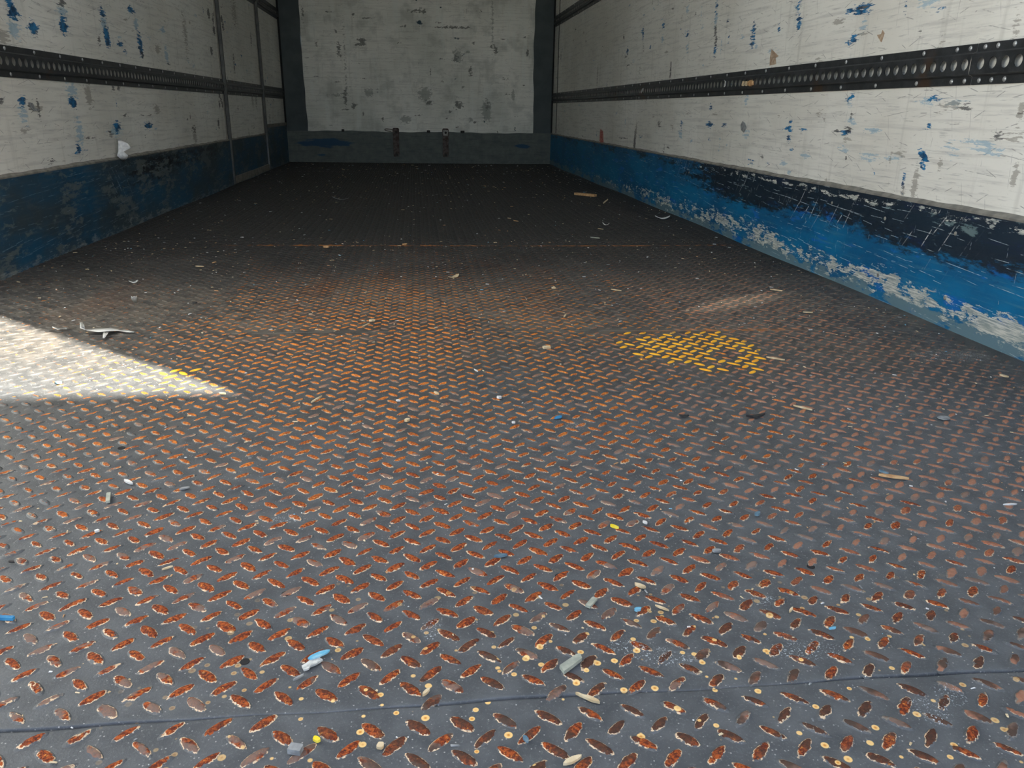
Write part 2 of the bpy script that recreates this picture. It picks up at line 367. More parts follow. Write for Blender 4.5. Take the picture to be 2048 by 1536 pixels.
def npmesh(name, V, Q, mat, kind=None, parent=None, T=None, attrs=None, smooth=False):
    """mesh from numpy arrays: V (n,3), Q quads (m,4)"""
    me = bpy.data.meshes.new(name)
    nq = len(Q); nt = 0 if T is None else len(T)
    me.vertices.add(len(V)); me.vertices.foreach_set('co', V.astype(np.float32).ravel())
    idx = Q.ravel() if T is None else np.concatenate([Q.ravel(), T.ravel()])
    me.loops.add(len(idx)); me.loops.foreach_set('vertex_index', idx.astype(np.int32))
    me.polygons.add(nq+nt)
    st = np.arange(nq)*4
    if nt: st = np.concatenate([st, nq*4+np.arange(nt)*3])
    me.polygons.foreach_set('loop_start', st.astype(np.int32))
    if smooth: me.polygons.foreach_set('use_smooth', np.ones(nq+nt, dtype=bool))
    me.update(calc_edges=True); me.validate()
    if attrs is not None:
        for k, a in attrs.items():
            at_ = me.color_attributes.new(k, 'FLOAT_COLOR', 'POINT'); at_.data.foreach_set('color', a.astype(np.float32).ravel())
    return link(name, me, mat, parent, kind)
rng = np.random.default_rng(7); random.seed(7)

# ------------------------------------------------------------------ floor: tread plate sheets with raised lozenges
def seam_y(k, x):
    s = SEAMS[k]; tilt = (-0.016, -0.012, 0.013, 0, 0.01, 0)[k]/0.86*1.0
    if k == 0: tilt = -0.019
    if k == 2: tilt = 0.015
    if k == 1: tilt = -0.026
    w_ = 0.0008 if k == 0 else 0.0004
    return s + tilt*(x-0.05) + w_*np.sin(x*23+k)+w_*0.8*np.sin(x*61+2*k)
def fnoise(x, y, s, seed):
    """smooth pseudo noise in 0..1"""
    r = np.random.default_rng(seed); o = np.zeros_like(x)
    for i in range(6):
        a = r.uniform(0, 2*PI); k = s*r.uniform(0.6, 1.7); p = r.uniform(0, 2*PI)
        o += np.sin(k*(x*np.cos(a)+y*np.sin(a))+p)
    return np.clip(0.5+o/6, 0, 1)
def warp(x, y):
    return 0.0025*np.sin(x*2.1+y*1.3)+0.002*np.sin(y*4.7-x*1.7)-0.0045
def build_floor():
    Vs, Qs, Ts, As = [], [], [], []; off = 0
    # sheets (top surface, with the joint edges turned down)
    bounds = [None]+list(range(len(SEAMS)))+[None]
    xs = np.linspace(XL-0.02, XR+0.02, 161)
    for i in range(len(SEAMS)+1):
        ya = np.full_like(xs, Y0) if i == 0 else seam_y(i-1, xs)+0.0010*(1.3+np.sin(xs*17+i))*(1.5 if i == 1 else 0.5)
        yb = np.full_like(xs, D+0.02) if i == len(SEAMS) else seam_y(i, xs)
        tt = np.concatenate([[0, 0.0012, 0.004], np.linspace(0.03, 0.97, 36), [0.996, 0.9988, 1]])
        Y = ya[None, :]*(1-tt[:, None])+yb[None, :]*tt[:, None]; X = np.broadcast_to(xs, Y.shape)
        Z = warp(X, Y)+0.0
        Xa = np.vstack([X[:1], X, X[-1:]]); Ya = np.vstack([Y[:1], Y, Y[-1:]]); Za = np.vstack([Z[:1]-0.006, Z, Z[-1:]-0.006]); Za[1] -= 0.0005; Za[-2] -= 0.0005; Ya[0] -= 0.0003; Ya[-1] += 0.0003
        if i == 1: Za[0:3] += 0.0
        r, c = Xa.shape
        V = np.stack([Xa, Ya, Za], -1).reshape(-1, 3)
        a = (np.arange(r-1)[:, None]*c+np.arange(c-1)[None, :]).ravel()
        Qs.append(np.stack([a, a+1, a+c+1, a+c], 1)+off); Vs.append(V); As.append(np.zeros((len(V), 4))); off += len(V)
    # lozenges on a checkerboard lattice
    a0 = 0.01748
    ii = np.arange(-70, 72); cxs = -0.0887+ii*a0
    P = []
    for i, cx in zip(ii, cxs):
        if abs(cx) > 1.192: continue
        ph = 0.5837 + (a0 if i % 2 else 0)
        j = np.arange(-20, 420)
        y = ph + j*2*a0
        y = y[(y > Y0+0.015) & (y < D-0.02)]
        P.append(np.stack([np.full_like(y, cx), y, np.full_like(y, 1 if i % 2 else -1)], 1))
    P = np.concatenate(P)
    # every sheet has its own phase
    sh = np.zeros(len(P), int)
    for k in range(len(SEAMS)): sh += (P[:, 1] > seam_y(k, P[:, 0])).astype(int)
    dxs = np.array([0.006, 0, 0.004, -0.005, 0.007, 0.002, -0.004]); dys = np.array([-0.010, 0, 0.008, 0.003, -0.006, 0.004, 0.009])
    P[:, 0] += dxs[sh]; P[:, 1] += dys[sh]
    keep = np.abs(P[:, 0]) < 1.19
    for k in range(len(SEAMS)): keep &= np.abs(P[:, 1]-seam_y(k, P[:, 0])) > (0.0045 if k == 0 else 0.0065)
    P = P[keep]; n = len(P)
    cx, cy, sg = P.T
    ang = sg*math.radians(43) + rng.normal(0, 0.035, n)
    L = 0.0117*(1+rng.normal(0, 0.04, n)); Wd = 0.0041*(1+rng.normal(0, 0.08, n))
    rnd = rng.random(n)
    # how worn each lozenge is
    g = lambda v, a, b: np.clip((v-a)/(b-a), 0, 1)
    n1 = fnoise(cx, cy, 5.0, 1); n2 = fnoise(cx, cy, 14, 2); n3 = fnoise(cx, cy*0.5, 9, 3)
    wear = 0.95*np.clip(1-np.abs(cx+0.05)/0.75, 0, 1)**0.6
    wear = np.maximum(wear, 0.75*g(cx, 0.3, 0.6))
    wear *= 0.70+0.55*n1*0.7+0.25*n2
    wear += rng.normal(0, 0.10, n)
    wear *= 1-0.9*g(cy+0.5*(n3-0.5), 2.2, 2.75)
    wear *= 1-(0.25+0.40*(n3 < 0.55))*g(cy, 1.5, 2.2)
    wear *= 1-0.75*g(cx, 0.95, 1.12)*g(cy, 0.5, 1.0)
    wear -= 0.28*g(-cx, 0.42, 0.75)*(1-n2)+0.30*g(-cx, 0.10, 0.40)*(cy < 0.9)*(1-n2)*g(-cy, -0.9, -0.6)+0.45*g(-cx, 0.55, 0.8)*g(cy, 1.3, 1.6)
    # a dark, little worn streak right of the middle
    wear -= 0.35*np.exp(-((cx-0.10)/0.07)**2)*g(cy, 0.9, 1.2)*(1-g(cy, 1.6, 2.0))
    wear = np.clip(wear, 0, 1)*(cy < 2.95)
    # spilt yellow paint left on the raised parts
    yel = 2.1*np.clip(1.28-np.sqrt(((cx-0.535)/0.150)**2+((cy-1.55)/0.165)**2)+0.28*(n2-0.5), 0, 1)*(cy < seam_y(1, cx)-0.004)
    yel *= 1-0.6*(n1 > 0.68)*(rng.random(n) > 0.6)
    yel *= np.where(np.exp(-((cx-0.585)/0.035)**2-((cy-1.485)/0.045)**2) > 0.5, 0.15, 1.0)*(0.6+0.6*rng.random(n))
    yel += 0.75*(np.exp(-((cx+0.47)/0.06)**2-((cy-1.43)/0.07)**2))*(rng.random(n) > 0.5)
    yel = np.clip(yel, 0, 1)
    hz = 0.0017*(1+rng.normal(0, 0.08, n))
    near = cy < 3.0
    for sel, prof, ns in ((near, ((1.12, 0.0, 0.0), (0.98, 0.42, 0.35), (0.80, 0.80, 0.7), (0.50, 0.97, 0.95)), 14), (~near, ((1.08, 0.0, 0.0), (0.72, 0.9, 0.8)), 8)):
        idx = np.where(sel)[0]; m = len(idx)
        th = np.arange(ns)/ns*2*PI
        # pointed almond outline
        ux = np.cos(th); uy = np.sign(np.sin(th))*np.abs(np.sin(th))**1.15
        blk = []; att = []
        for (s, zz, ha) in prof:
            lx = L[idx, None]*ux[None]*s*(1+0.0*m); ly = Wd[idx, None]*uy[None]*s*(1.0)
            lx = lx*(1.0 if s < 1 else 1.02); ly = ly*(1.15 if s > 1 else 1.0)
            ca, sa = np.cos(ang[idx])[:, None], np.sin(ang[idx])[:, None]
            X = cx[idx, None]+lx*ca-ly*sa; Y = cy[idx, None]+lx*sa+ly*ca
            Z = warp(X, Y)+hz[idx, None]*zz-0.0001*(zz == 0)
            blk.append(np.stack([X, Y, Z], -1)); att.append(np.broadcast_to(np.array(ha), X.shape))
        X0, Y0_ = cx[idx, None], cy[idx, None]
        blk.append(np.stack([X0, Y0_, warp(X0, Y0_)+hz[idx, None]], -1)); att.append(np.ones_like(X0))
        B = np.concatenate(blk, 1); HA = np.concatenate(att, 1); vp = B.shape[1]
        A = np.zeros((m, vp, 4)); A[..., 0] = HA; A[..., 1] = wear[idx, None]; A[..., 2] = rnd[idx, None]; A[..., 3] = yel[idx, None]
        base = (np.arange(m)*vp+off)[:, None]
        q = []; k = np.arange(ns); k2 = (k+1) % ns
        for rr in range(len(prof)-1):
            q.append(np.stack([rr*ns+k, rr*ns+k2, (rr+1)*ns+k2, (rr+1)*ns+k], 1))
        q = np.concatenate(q); rr = len(prof)-1
        tq = np.stack([rr*ns+k, rr*ns+k2, np.full(ns, vp-1)], 1)
        Qs.append((base[:, :, None]+q[None]).reshape(-1, 4)); Ts.append((base[:, :, None]+tq[None]).reshape(-1, 3))
        Vs.append(B.reshape(-1, 3)); As.append(A.reshape(-1, 4)); off += m*vp
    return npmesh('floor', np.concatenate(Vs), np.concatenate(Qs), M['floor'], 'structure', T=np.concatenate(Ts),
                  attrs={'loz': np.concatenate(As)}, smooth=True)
floor = build_floor()
FZ = lambda x, y: float(warp(np.array(x), np.array(y)))
bm = bmesh.new(); box(bm, (XL-0.05, Y0, -0.05), (XR+0.05, D+0.05, -0.0125)); obj('floor_underlay', bm, M['gap'], floor, 'structure')
# screw holes drilled in the plate
for (px, py) in ((571, 1181), (1118, 1149), (1622, 1132), (242, 891), (489, 1317)):
    q = at(px, py); bm = bmesh.new()
    r = 0.0042 if py > 1000 else 0.005
    v = bmesh.ops.create_cone(bm, cap_ends=True, segments=20, radius1=r, radius2=r, depth=0.001)['verts']
    for k in v: k.co += Vector((q.x, q.y, FZ(q.x, q.y)+0.0002))
    obj('screw_hole', bm, M['gap'], floor, 'structure')

# ------------------------------------------------------------------ walls as fine grids carrying their paint marks
def grid_wall(name, fixed, axis, u0, u1, v0, v1, du, mat, marks, thick, parent=None, rand=None):
    nu = int(round((u1-u0)/du))+1; nv = int(round((v1-v0)/du))+1
    U, Vv = np.meshgrid(np.linspace(u0, u1, nu), np.linspace(v0, v1, nv))
    A = np.zeros(U.shape+(4,))
    for (u, v, ru, rv, ch, s) in marks:
        i0, i1 = np.searchsorted(U[0], [u-2.2*ru, u+2.2*ru]); j0, j1 = np.searchsorted(Vv[:, 0], [v-2.2*rv, v+2.2*rv])
        if i1 <= i0 or j1 <= j0: continue
        d = ((U[j0:j1, i0:i1]-u)/ru)**2+((Vv[j0:j1, i0:i1]-v)/rv)**2
        A[j0:j1, i0:i1, ch] = np.maximum(A[j0:j1, i0:i1, ch], s*np.exp(-d*0.7))
    if rand: rand(U, Vv, A)
    if axis == 'x': Pt = np.stack([np.full_like(U, fixed), U, Vv], -1)
    else: Pt = np.stack([U, np.full_like(U, fixed), Vv], -1)
    V = Pt.reshape(-1, 3)
    a = (np.arange(nv-1)[:, None]*nu+np.arange(nu-1)[None]).ravel()
    Q = np.stack([a, a+1, a+nu+1, a+nu], 1)
    # back face and rim, so the sheet has thickness
    n0 = len(V); cs = [(u0, v0), (u1, v0), (u1, v1), (u0, v1)]
    b = [(fixed+thick, u, v) if axis == 'x' else (u, fixed+thick, v) for u, v in cs]
    V = np.vstack([V, np.array(b)]); A = np.vstack([A.reshape(-1, 4), np.zeros((4, 4))])
    c = [0, nu-1, nu*nv-1, nu*(nv-1)]
    ex = [[n0, n0+3, n0+2, n0+1]]+[[c[k], n0+k, n0+(k+1) % 4, c[(k+1) % 4]] for k in range(4)]
    Q = np.vstack([Q, np.array(ex)])
    return npmesh(name, V, Q, mat, 'structure', parent, attrs={'marks': A})

def pm(lst, axis, v):
    """marks given as photo pixel centre and half size in metres"""
    o = []
    for (px, py, ru, rv, ch, s) in lst:
        q = at(px, py, axis, v); k = 0.9 if axis == 'x' else 1.0; o.append((q.y if axis == 'x' else q.x, q.z, ru*k, rv*k, ch, s))
    return o
R_MARKS = [(1725,18,.05,.014,0,1),(1700,22,.03,.01,0,.7),(1598,5,.02,.03,0,.7),(1598,44,.02,.03,0,.8),(1507,60,.022,.025,0,.8),(1505,83,.025,.03,0,.75),
 (1433,16,.02,.04,0,.7),(1432,37,.02,.04,1,.9),(1431,62,.02,.03,2,.7),(1430,100,.02,.025,0,.8),(1432,82,.015,.03,2,.8),(1375,19,.02,.02,1,.8),(1375,69,.02,.02,0,.7),(1374,97,.02,.02,1,.8),
 (1327,51,.03,.02,0,.7),(1325,79,.02,.02,1,.9),(1286,62,.03,.02,0,.8),(1286,76,.02,.015,0,.8),(1301,95,.02,.015,0,.7),(1255,102,.03,.02,0,.8),(1248,76,.02,.02,2,.7),
 (1706,79,.025,.012,0,.95),(1697,86,.018,.01,0,.7),(1728,53,.02,.015,1,.9),(1859,4,.05,.01,1,.9),(1880,18,.02,.006,0,.7),(1558,58,.014,.014,0,.7),(1456,41,.015,.01,0,.6),
 (1419,249,.045,.012,0,1),(1448,251,.03,.009,0,.9),(1422,215,.02,.015,0,.7),(1493,199,.02,.02,1,.8),(1492,268,.03,.015,1,.9),(1581,243,.018,.007,0,.9),(1577,258,.035,.008,0,1),
 (1609,260,.03,.005,0,.8),(1577,279,.017,.01,0,.9),(1690,264,.035,.006,0,1.0),(1675,263,.03,.005,2,.8),(1748,261,.04,.007,1,1),(1727,263,.03,.004,0,.7),(1697,199,.03,.006,0,.8),
 (1704,191,.02,.007,0,.75),(1702,245,.03,.012,1,.8),(1703,212,.02,.01,1,.8),(1868,199,.028,.007,0,.9),(1855,203,.04,.008,1,.9),(1857,254,.012,.008,0,.9),(1852,258,.016,.005,0,.8),
 (1841,303,.011,.007,0,1.1),(1846,309,.011,.008,0,1.1),(1849,317,.009,.01,0,1.1),(1853,322,.011,.006,0,1.1),(1843,328,.010,.007,0,1.1),(1848,336,.006,.007,0,.9),
 (1950,285,.06,.005,1,1),(1975,300,.05,.009,1,.9),(1900,300,.03,.02,1,.5),(1785,315,.03,.007,1,1),(1741,315,.05,.01,1,.8),(1611,312,.03,.008,1,1),(1567,326,.03,.007,1,1),(1537,325,.02,.006,0,.6),
 (1748,346,.006,.007,0,.8),(1692,315,.004,.009,2,.9),(1690,298,.03,.008,1,.9),(1318,248,.03,.02,2,.7),(1363,248,.02,.02,0,.7),(1361,268,.03,.02,1,1),(1417,278,.02,.01,0,.7),
 (1929,212,.018,.006,2,1.0),(1935,219,.014,.006,2,1.0),(1905,208,.05,.012,1,.6),(1900,212,.05,.012,3,.8),(1341,143,.012,.05,2,.9),(1269,288,.02,.075,2,1.3),(1272,262,.02,.05,3,1),(1336,295,.04,.006,2,.8),
 (1245,276,.12,.006,2,.6),(1829,370,.012,.05,3,1.0),(2030,350,.01,.03,3,.9),(1195,150,.02,.08,3,.8),(1122,110,.02,.06,2,.6),(1280,140,.03,.02,3,.6),(1880,330,.01,.02,3,.7),(1805,385,.008,.03,3,.7),
 (1880,358,.006,.004,2,.6),(1800,180,.03,.004,3,.5),(2040,222,.02,.004,2,.6),(1880,100,.012,.05,3,.6),(2030,60,.012,.05,3,.6),(1238,200,.02,.012,2,.6),(1257,130,.06,.008,2,.6)]
L_MARKS = [(20,7,.03,.015,0,.8),(26,24,.035,.02,0,1.1),(28,58,.035,.025,1,1.1),(67,56,.035,.02,0,1.0),(127,50,.035,.03,0,1.0),(123,4,.04,.02,2,.8),(125,22,.04,.02,1,1),(205,26,.03,.02,0,1.0),
 (208,47,.03,.04,1,1),(213,70,.03,.035,0,1.1),(216,85,.03,.02,0,1.0),(240,88,.04,.012,0,.85),(262,20,.05,.012,0,1.0),(272,48,.03,.02,1,1.1),(280,85,.03,.04,0,.95),(282,100,.03,.03,0,.9),
 (285,110,.02,.015,2,.8),(333,110,.03,.04,1,1),(325,60,.04,.015,1,1),(45,202,.025,.016,0,1.0),(146,204,.028,.02,0,1.15),(144,182,.04,.03,1,1),(234,253,.04,.025,0,.9),(232,262,.07,.02,1,1),
 (297,251,.05,.015,0,1.0),(158,297,.02,.02,0,.95),(160,303,.05,.01,0,.6),(160,267,.03,.05,1,.9),(47,228,.03,.03,1,.8),(176,185,.03,.03,3,1.1),(178,195,.03,.03,3,1.0),(315,98,.04,.02,3,1),(198,80,.02,.02,2,.7),
 (5,72,.04,.02,3,1),(417,27,.03,.03,2,1.1),(429,30,.03,.035,2,1.2),(426,40,.02,.02,2,1),(443,38,.03,.02,2,1.1),(428,61,.03,.025,2,1.1),(432,62,.02,.02,2,1),(446,53,.03,.03,2,.9),(423,102,.03,.025,2,1.1),(442,200,.02,.02,2,1),(439,190,.02,.02,2,1.2),
 (445,190,.02,.02,2,1.2),(439,209,.02,.02,2,1.1),(445,209,.02,.02,2,1.1),(437,246,.02,.025,2,1.2),(388,258,.05,.02,2,.7),(314,218,.04,.02,3,1),(250,231,.03,.008,2,.9),(284,230,.03,.006,2,.7),(300,230,.03,.006,2,.7),
 (222,271,.04,.008,3,.9),(227,178,.02,.01,2,.8),(237,176,.02,.012,2,.8),(390,275,.04,.06,3,.8),(370,65,.04,.12,3,.7),(60,213,.02,.012,2,.8),(77,217,.01,.03,2,.9),(72,216,.05,.008,3,1),(50,262,.05,.008,3,.7),(180,276,.06,.008,2,.6),
 (468,125,.02,.08,2,.7),(502,78,.02,.06,2,.7),(468,22,.1,.10,3,.7),(516,75,.02,.12,2,.8),(512,200,.04,.07,3,.8),(505,200,.03,.05,3,.9),(540,242,.02,.05,2,.7)]
B_MARKS = [(833,22,.06,.012,2,.9),(848,22,.02,.02,2,.8),(732,36,.07,.008,2,.8),(910,55,.15,.009,2,1),(880,55,.12,.007,2,.7),(724,84,.03,.035,2,1),(712,89,.02,.012,2,.9),(678,98,.02,.06,2,.8),(915,113,.04,.05,3,1.2),
 (912,118,.03,.04,2,.7),(991,100,.02,.04,2,.8),(983,94,.015,.012,2,1),(850,188,.05,.05,3,1.2),(858,205,.03,.02,2,.9),(917,210,.035,.03,2,.9),(900,224,.02,.014,2,.7),(973,222,.035,.075,3,1.4),(974,212,.02,.03,2,.8),
 (811,239,.04,.025,3,1.3),(708,212,.025,.02,2,1),(691,195,.018,.07,2,.9),(941,140,.015,.03,2,.9),(1026,191,.014,.04,3,1.2),(941,240,.02,.02,3,1),(839,45,.02,.018,0,1.1),(707,28,.012,.01,2,1.2),(672,62,.01,.01,2,1.2),
 (605,30,.012,.06,2,.7),(738,186,.04,.03,3,1),(675,190,.1,.02,3,.6),(1055,106,.012,.02,2,1),(745,100,.3,.004,2,.4),(985,30,.01,.3,3,.7),(690,120,.01,.3,3,.6)]
def rnd_marks(seed, n, n2):
    r = np.random.default_rng(seed)
    def f(U, V, A):
        for _ in range(n):
            u, v = r.uniform(U.min(), U.max()), r.uniform(V.min(), 1.9)
            ru, rv = r.uniform(.008, .035), r.uniform(.003, .010); ch = int(r.choice([0, 1, 2, 3], p=[.12, .26, .34, .28]))
            if r.random() < 0.3: ru, rv = rv, ru
            m = (np.abs(U[0]-u) < 3*ru); k = (np.abs(V[:, 0]-v) < 3*rv)
            if not m.any() or not k.any(): continue
            ix = np.ix_(k, m)
            A[..., ch][ix] = np.maximum(A[..., ch][ix], r.uniform(.55, .85)*np.exp(-0.7*(((U[ix]-u)/ru)**2+((V[ix]-v)/rv)**2)))
    return f
wall_right = grid_wall('wall_right', XR, 'x', Y0, D, KZ-0.01, TOP, 0.008, M['wall_x'], pm(R_MARKS, 'x', XR), 0.05, rand=rnd_marks(3, 420, 0))
wall_left = grid_wall('wall_left', XL, 'x', Y0, D, KZ-0.01, TOP, 0.008, M['wall_x'], pm(L_MARKS, 'x', XL), -0.05, rand=rnd_marks(5, 330, 0))
wall_back = grid_wall('wall_back', D, 'y', -1.016, 1.026, KZ, TOP, 0.01, M['back'], pm(B_MARKS, 'y', D), 0.05, rand=rnd_marks(9, 130, 0))

def kick_rand_r(U, V, A):
    a = fnoise(U, V*3, 6, 21); b = fnoise(U, V*2, 17, 22)
    near = np.clip((4.6-U)/1.6, 0, 1)
    t = np.clip((V-0.10)/0.10, 0, 1)
    A[..., 0] = np.clip(near*t*(0.75+0.8*a)*(U < 6), 0, 1.1)
    A[..., 0] = np.maximum(A[..., 0], 0.55*np.clip((V-.19)/.05, 0, 1)*(0.4+b))
    A[..., 1] = np.maximum(A[..., 1], (0.56+0.5*b)*np.exp(-((V-0.036-0.02*a)/(0.026+0.016*a))**2)*np.clip(1.12-U/7.5, 0.15, 1))
    A[..., 1] = np.maximum(A[..., 1], 0.50*np.clip(1-np.abs(V-0.245)/0.018, 0, 1)*near)
    A[..., 2] = (0.35+0.6*b)*np.clip(1.25-V/0.045, 0, 1)+0.25*b*np.clip(1-V/0.12, 0, 1)+0.22*a*t
    for px, py, ru, rv in ((1615, 415, .13, .05), (1870, 460, .12, .06), (1500, 365, .10, .04), (1370, 330, .10, .05), (1690, 430, .07, .05)):
        q = at(px, py, 'x', XR); A[..., 3] = np.maximum(A[..., 3], np.exp(-((U-q.y)/(ru*.75))**2-((V-q.z)/rv)**2))
def kick_rand_l(U, V, A):
    a = fnoise(U, V*3, 5, 31); b = fnoise(U, V*2, 13, 32)
    A[..., 0] = 0.75*np.clip((V-0.08)/0.12, 0, 1)*a
    A[..., 2] = 0.75*b*(0.5+0.6*a)
    A[..., 1] = 0.6*np.clip(1-V/(0.03+0.03*a), 0, 1)
    A[..., 3] = 0.5*np.exp(-((U-3.3)/.12)**2-((V-.17)/.06)**2)
KT = 0.010
kick_right = grid_wall('baseboard_right', XR-KT, 'x', Y0, D-0.001, -0.012, KZ, 0.008, M['kick_r'], [], KT-0.001, rand=kick_rand_r)
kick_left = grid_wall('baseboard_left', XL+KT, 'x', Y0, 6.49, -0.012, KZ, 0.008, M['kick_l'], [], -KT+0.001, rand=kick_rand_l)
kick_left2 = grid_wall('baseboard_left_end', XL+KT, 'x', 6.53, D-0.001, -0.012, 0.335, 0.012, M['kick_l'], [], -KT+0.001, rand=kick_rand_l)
# sealant ledges on the kick boards
def ledge(name, x0, x1, ya, yb, z, parent):
    bm = bmesh.new(); n = 260; ys = np.linspace(ya, yb, n); vs = []
    for k, y in enumerate(ys):
        t = 0.010+0.0012*math.sin(y*9)+0.001*math.sin(y*41+1)
        vs.append([bm.verts.new(p) for p in ((x0, y, z-0.001), (x1, y, z-0.001), (x1, y, z+t*0.35), (x0, y, z+t))])
    for k in range(n-1):
        for j in range(4): bm.faces.new((vs[k][j], vs[k][(j+1) % 4], vs[k+1][(j+1) % 4], vs[k+1][j]))
    obj(name, bm, M['ledge'], parent, 'structure')
ledge('sealant_ledge', XR-0.0005, XR-KT-0.0005, Y0, D-0.002, KZ, kick_right)
ledge('sealant_ledge', XL+0.0005, XL+KT+0.0005, Y0, 6.49, KZ, kick_left)
# raised rivets along the right kick board
for (px, py) in ((1664, 406), (1770, 437), (1911, 467), (1756, 550), (1890, 596), (1378, 345), (1290, 322)):
    q = at(px, py, 'x', XR-KT); bm = bmesh.new()
    v = bmesh.ops.create_uvsphere(bm, u_segments=12, v_segments=6, radius=0.005)['verts']
    for k in v: k.co = Vector((k.co.x*0.45+q.x, k.co.y+q.y, k.co.z+q.z))
    obj('rivet', bm, M['ledge'], kick_right, 'structure', True)

bm = bmesh.new(); box(bm, (XL-0.05, Y0, TOP), (XR+0.05, D+0.05, TOP+0.004)); obj('ceiling', bm, M['roof'], None, 'structure')

# back wall: corner sheets and kick sheet
def wavy_sheet(name, x0, x1, z0, z1, y0, y1, mat, wav):
    bm = bmesh.new(); n = 120; row = []
    if wav == 'top':
        xs = np.linspace(x0, x1, n); top = [z1+0.0035*math.sin(x*7)+0.002*math.sin(x*29+1) for x in xs]
        for x, z in zip(xs, top): row.append([bm.verts.new(p) for p in ((x, y0, z0), (x, y0, z), (x, y1, z), (x, y1, z0))])
    else:
        zs = np.linspace(z0, z1, n)
        for z in zs:
            e = 0.006*math.sin(z*5)+0.003*math.sin(z*23)
            a, b = (x0+e, x1) if wav == 'left' else (x0, x1+e)
            row.append([bm.verts.new(p) for p in ((a, y0, z), (b, y0, z), (b, y1, z), (a, y1, z))])
    for k in range(n-1):
        for j in range(4): bm.faces.new((row[k][j], row[k][(j+1) % 4], row[k+1][(j+1) % 4], row[k+1][j]))
    bm.faces.new(row[0]); bm.faces.new(row[-1])
    return obj(name, bm, mat, None, 'structure')
wavy_sheet('trim_1', XL, -1.014, 0.262, TOP, D-0.012, D+0.05, M['strip'], 'right')
wavy_sheet('trim_2', 1.022, XR, 0.266, TOP, D-0.012, D+0.05, M['strip'], 'left')
wavy_sheet('baseboard_back', XL+KT, XR-KT, -0.012, 0.268, D-0.014, D+0.05, M['backkick'], 'top')
def bx(name, a, b, mat, bev=0.0, parent=None, kind='structure'):
    bm = bmesh.new(); box(bm, a, b, bev); return obj(name, bm, mat, parent, kind)
# corner gaps between side walls and back wall
bx('trim_3', (XL-0.001, D-0.035, 0.30), (XL+0.014, D-0.013, TOP-0.001), M['gap'], 0.002)
bx('trim_4', (XR-0.012, D-0.030, 0.275), (XR+0.001, D-0.013, TOP-0.001), M['gap'], 0.002)
# posts on the left wall
def post(name, y, dark):
    o = bx(name, (XL+0.0005, y-0.012, 0.0), (XL+0.020, y+0.012, TOP-0.002), M['post'], 0.002)
    bx('joint_gap', (XL+0.0005, y-0.022, KZ+0.012), (XL+0.004, y-0.0125, TOP-0.002), M['gap'], 0, o)
    bx('edge_strip', (XL+0.0005, y-0.060, KZ+0.012), (XL+0.003, y-0.0225, TOP-0.002), M['wall_x'], 0, o)
    return o
post('trim_5', 5.255, True); post('trim_6', 6.51, True)
bx('trim_7', (XL+KT+0.0005, 5.27, 0.0), (XL+KT+0.006, 6.49, 0.045), M['ledge'], 0.001)
bx('trim_8', (XL+KT+0.0005, 6.53, 0.31), (XL+KT+0.004, D-0.04, 0.336), M['ledge'], 0.001)
bx('trim_9', (XR-0.004, D-0.26, KZ+0.014), (XR+0.001, D-0.24, TOP-0.002), M['post'], 0.001)

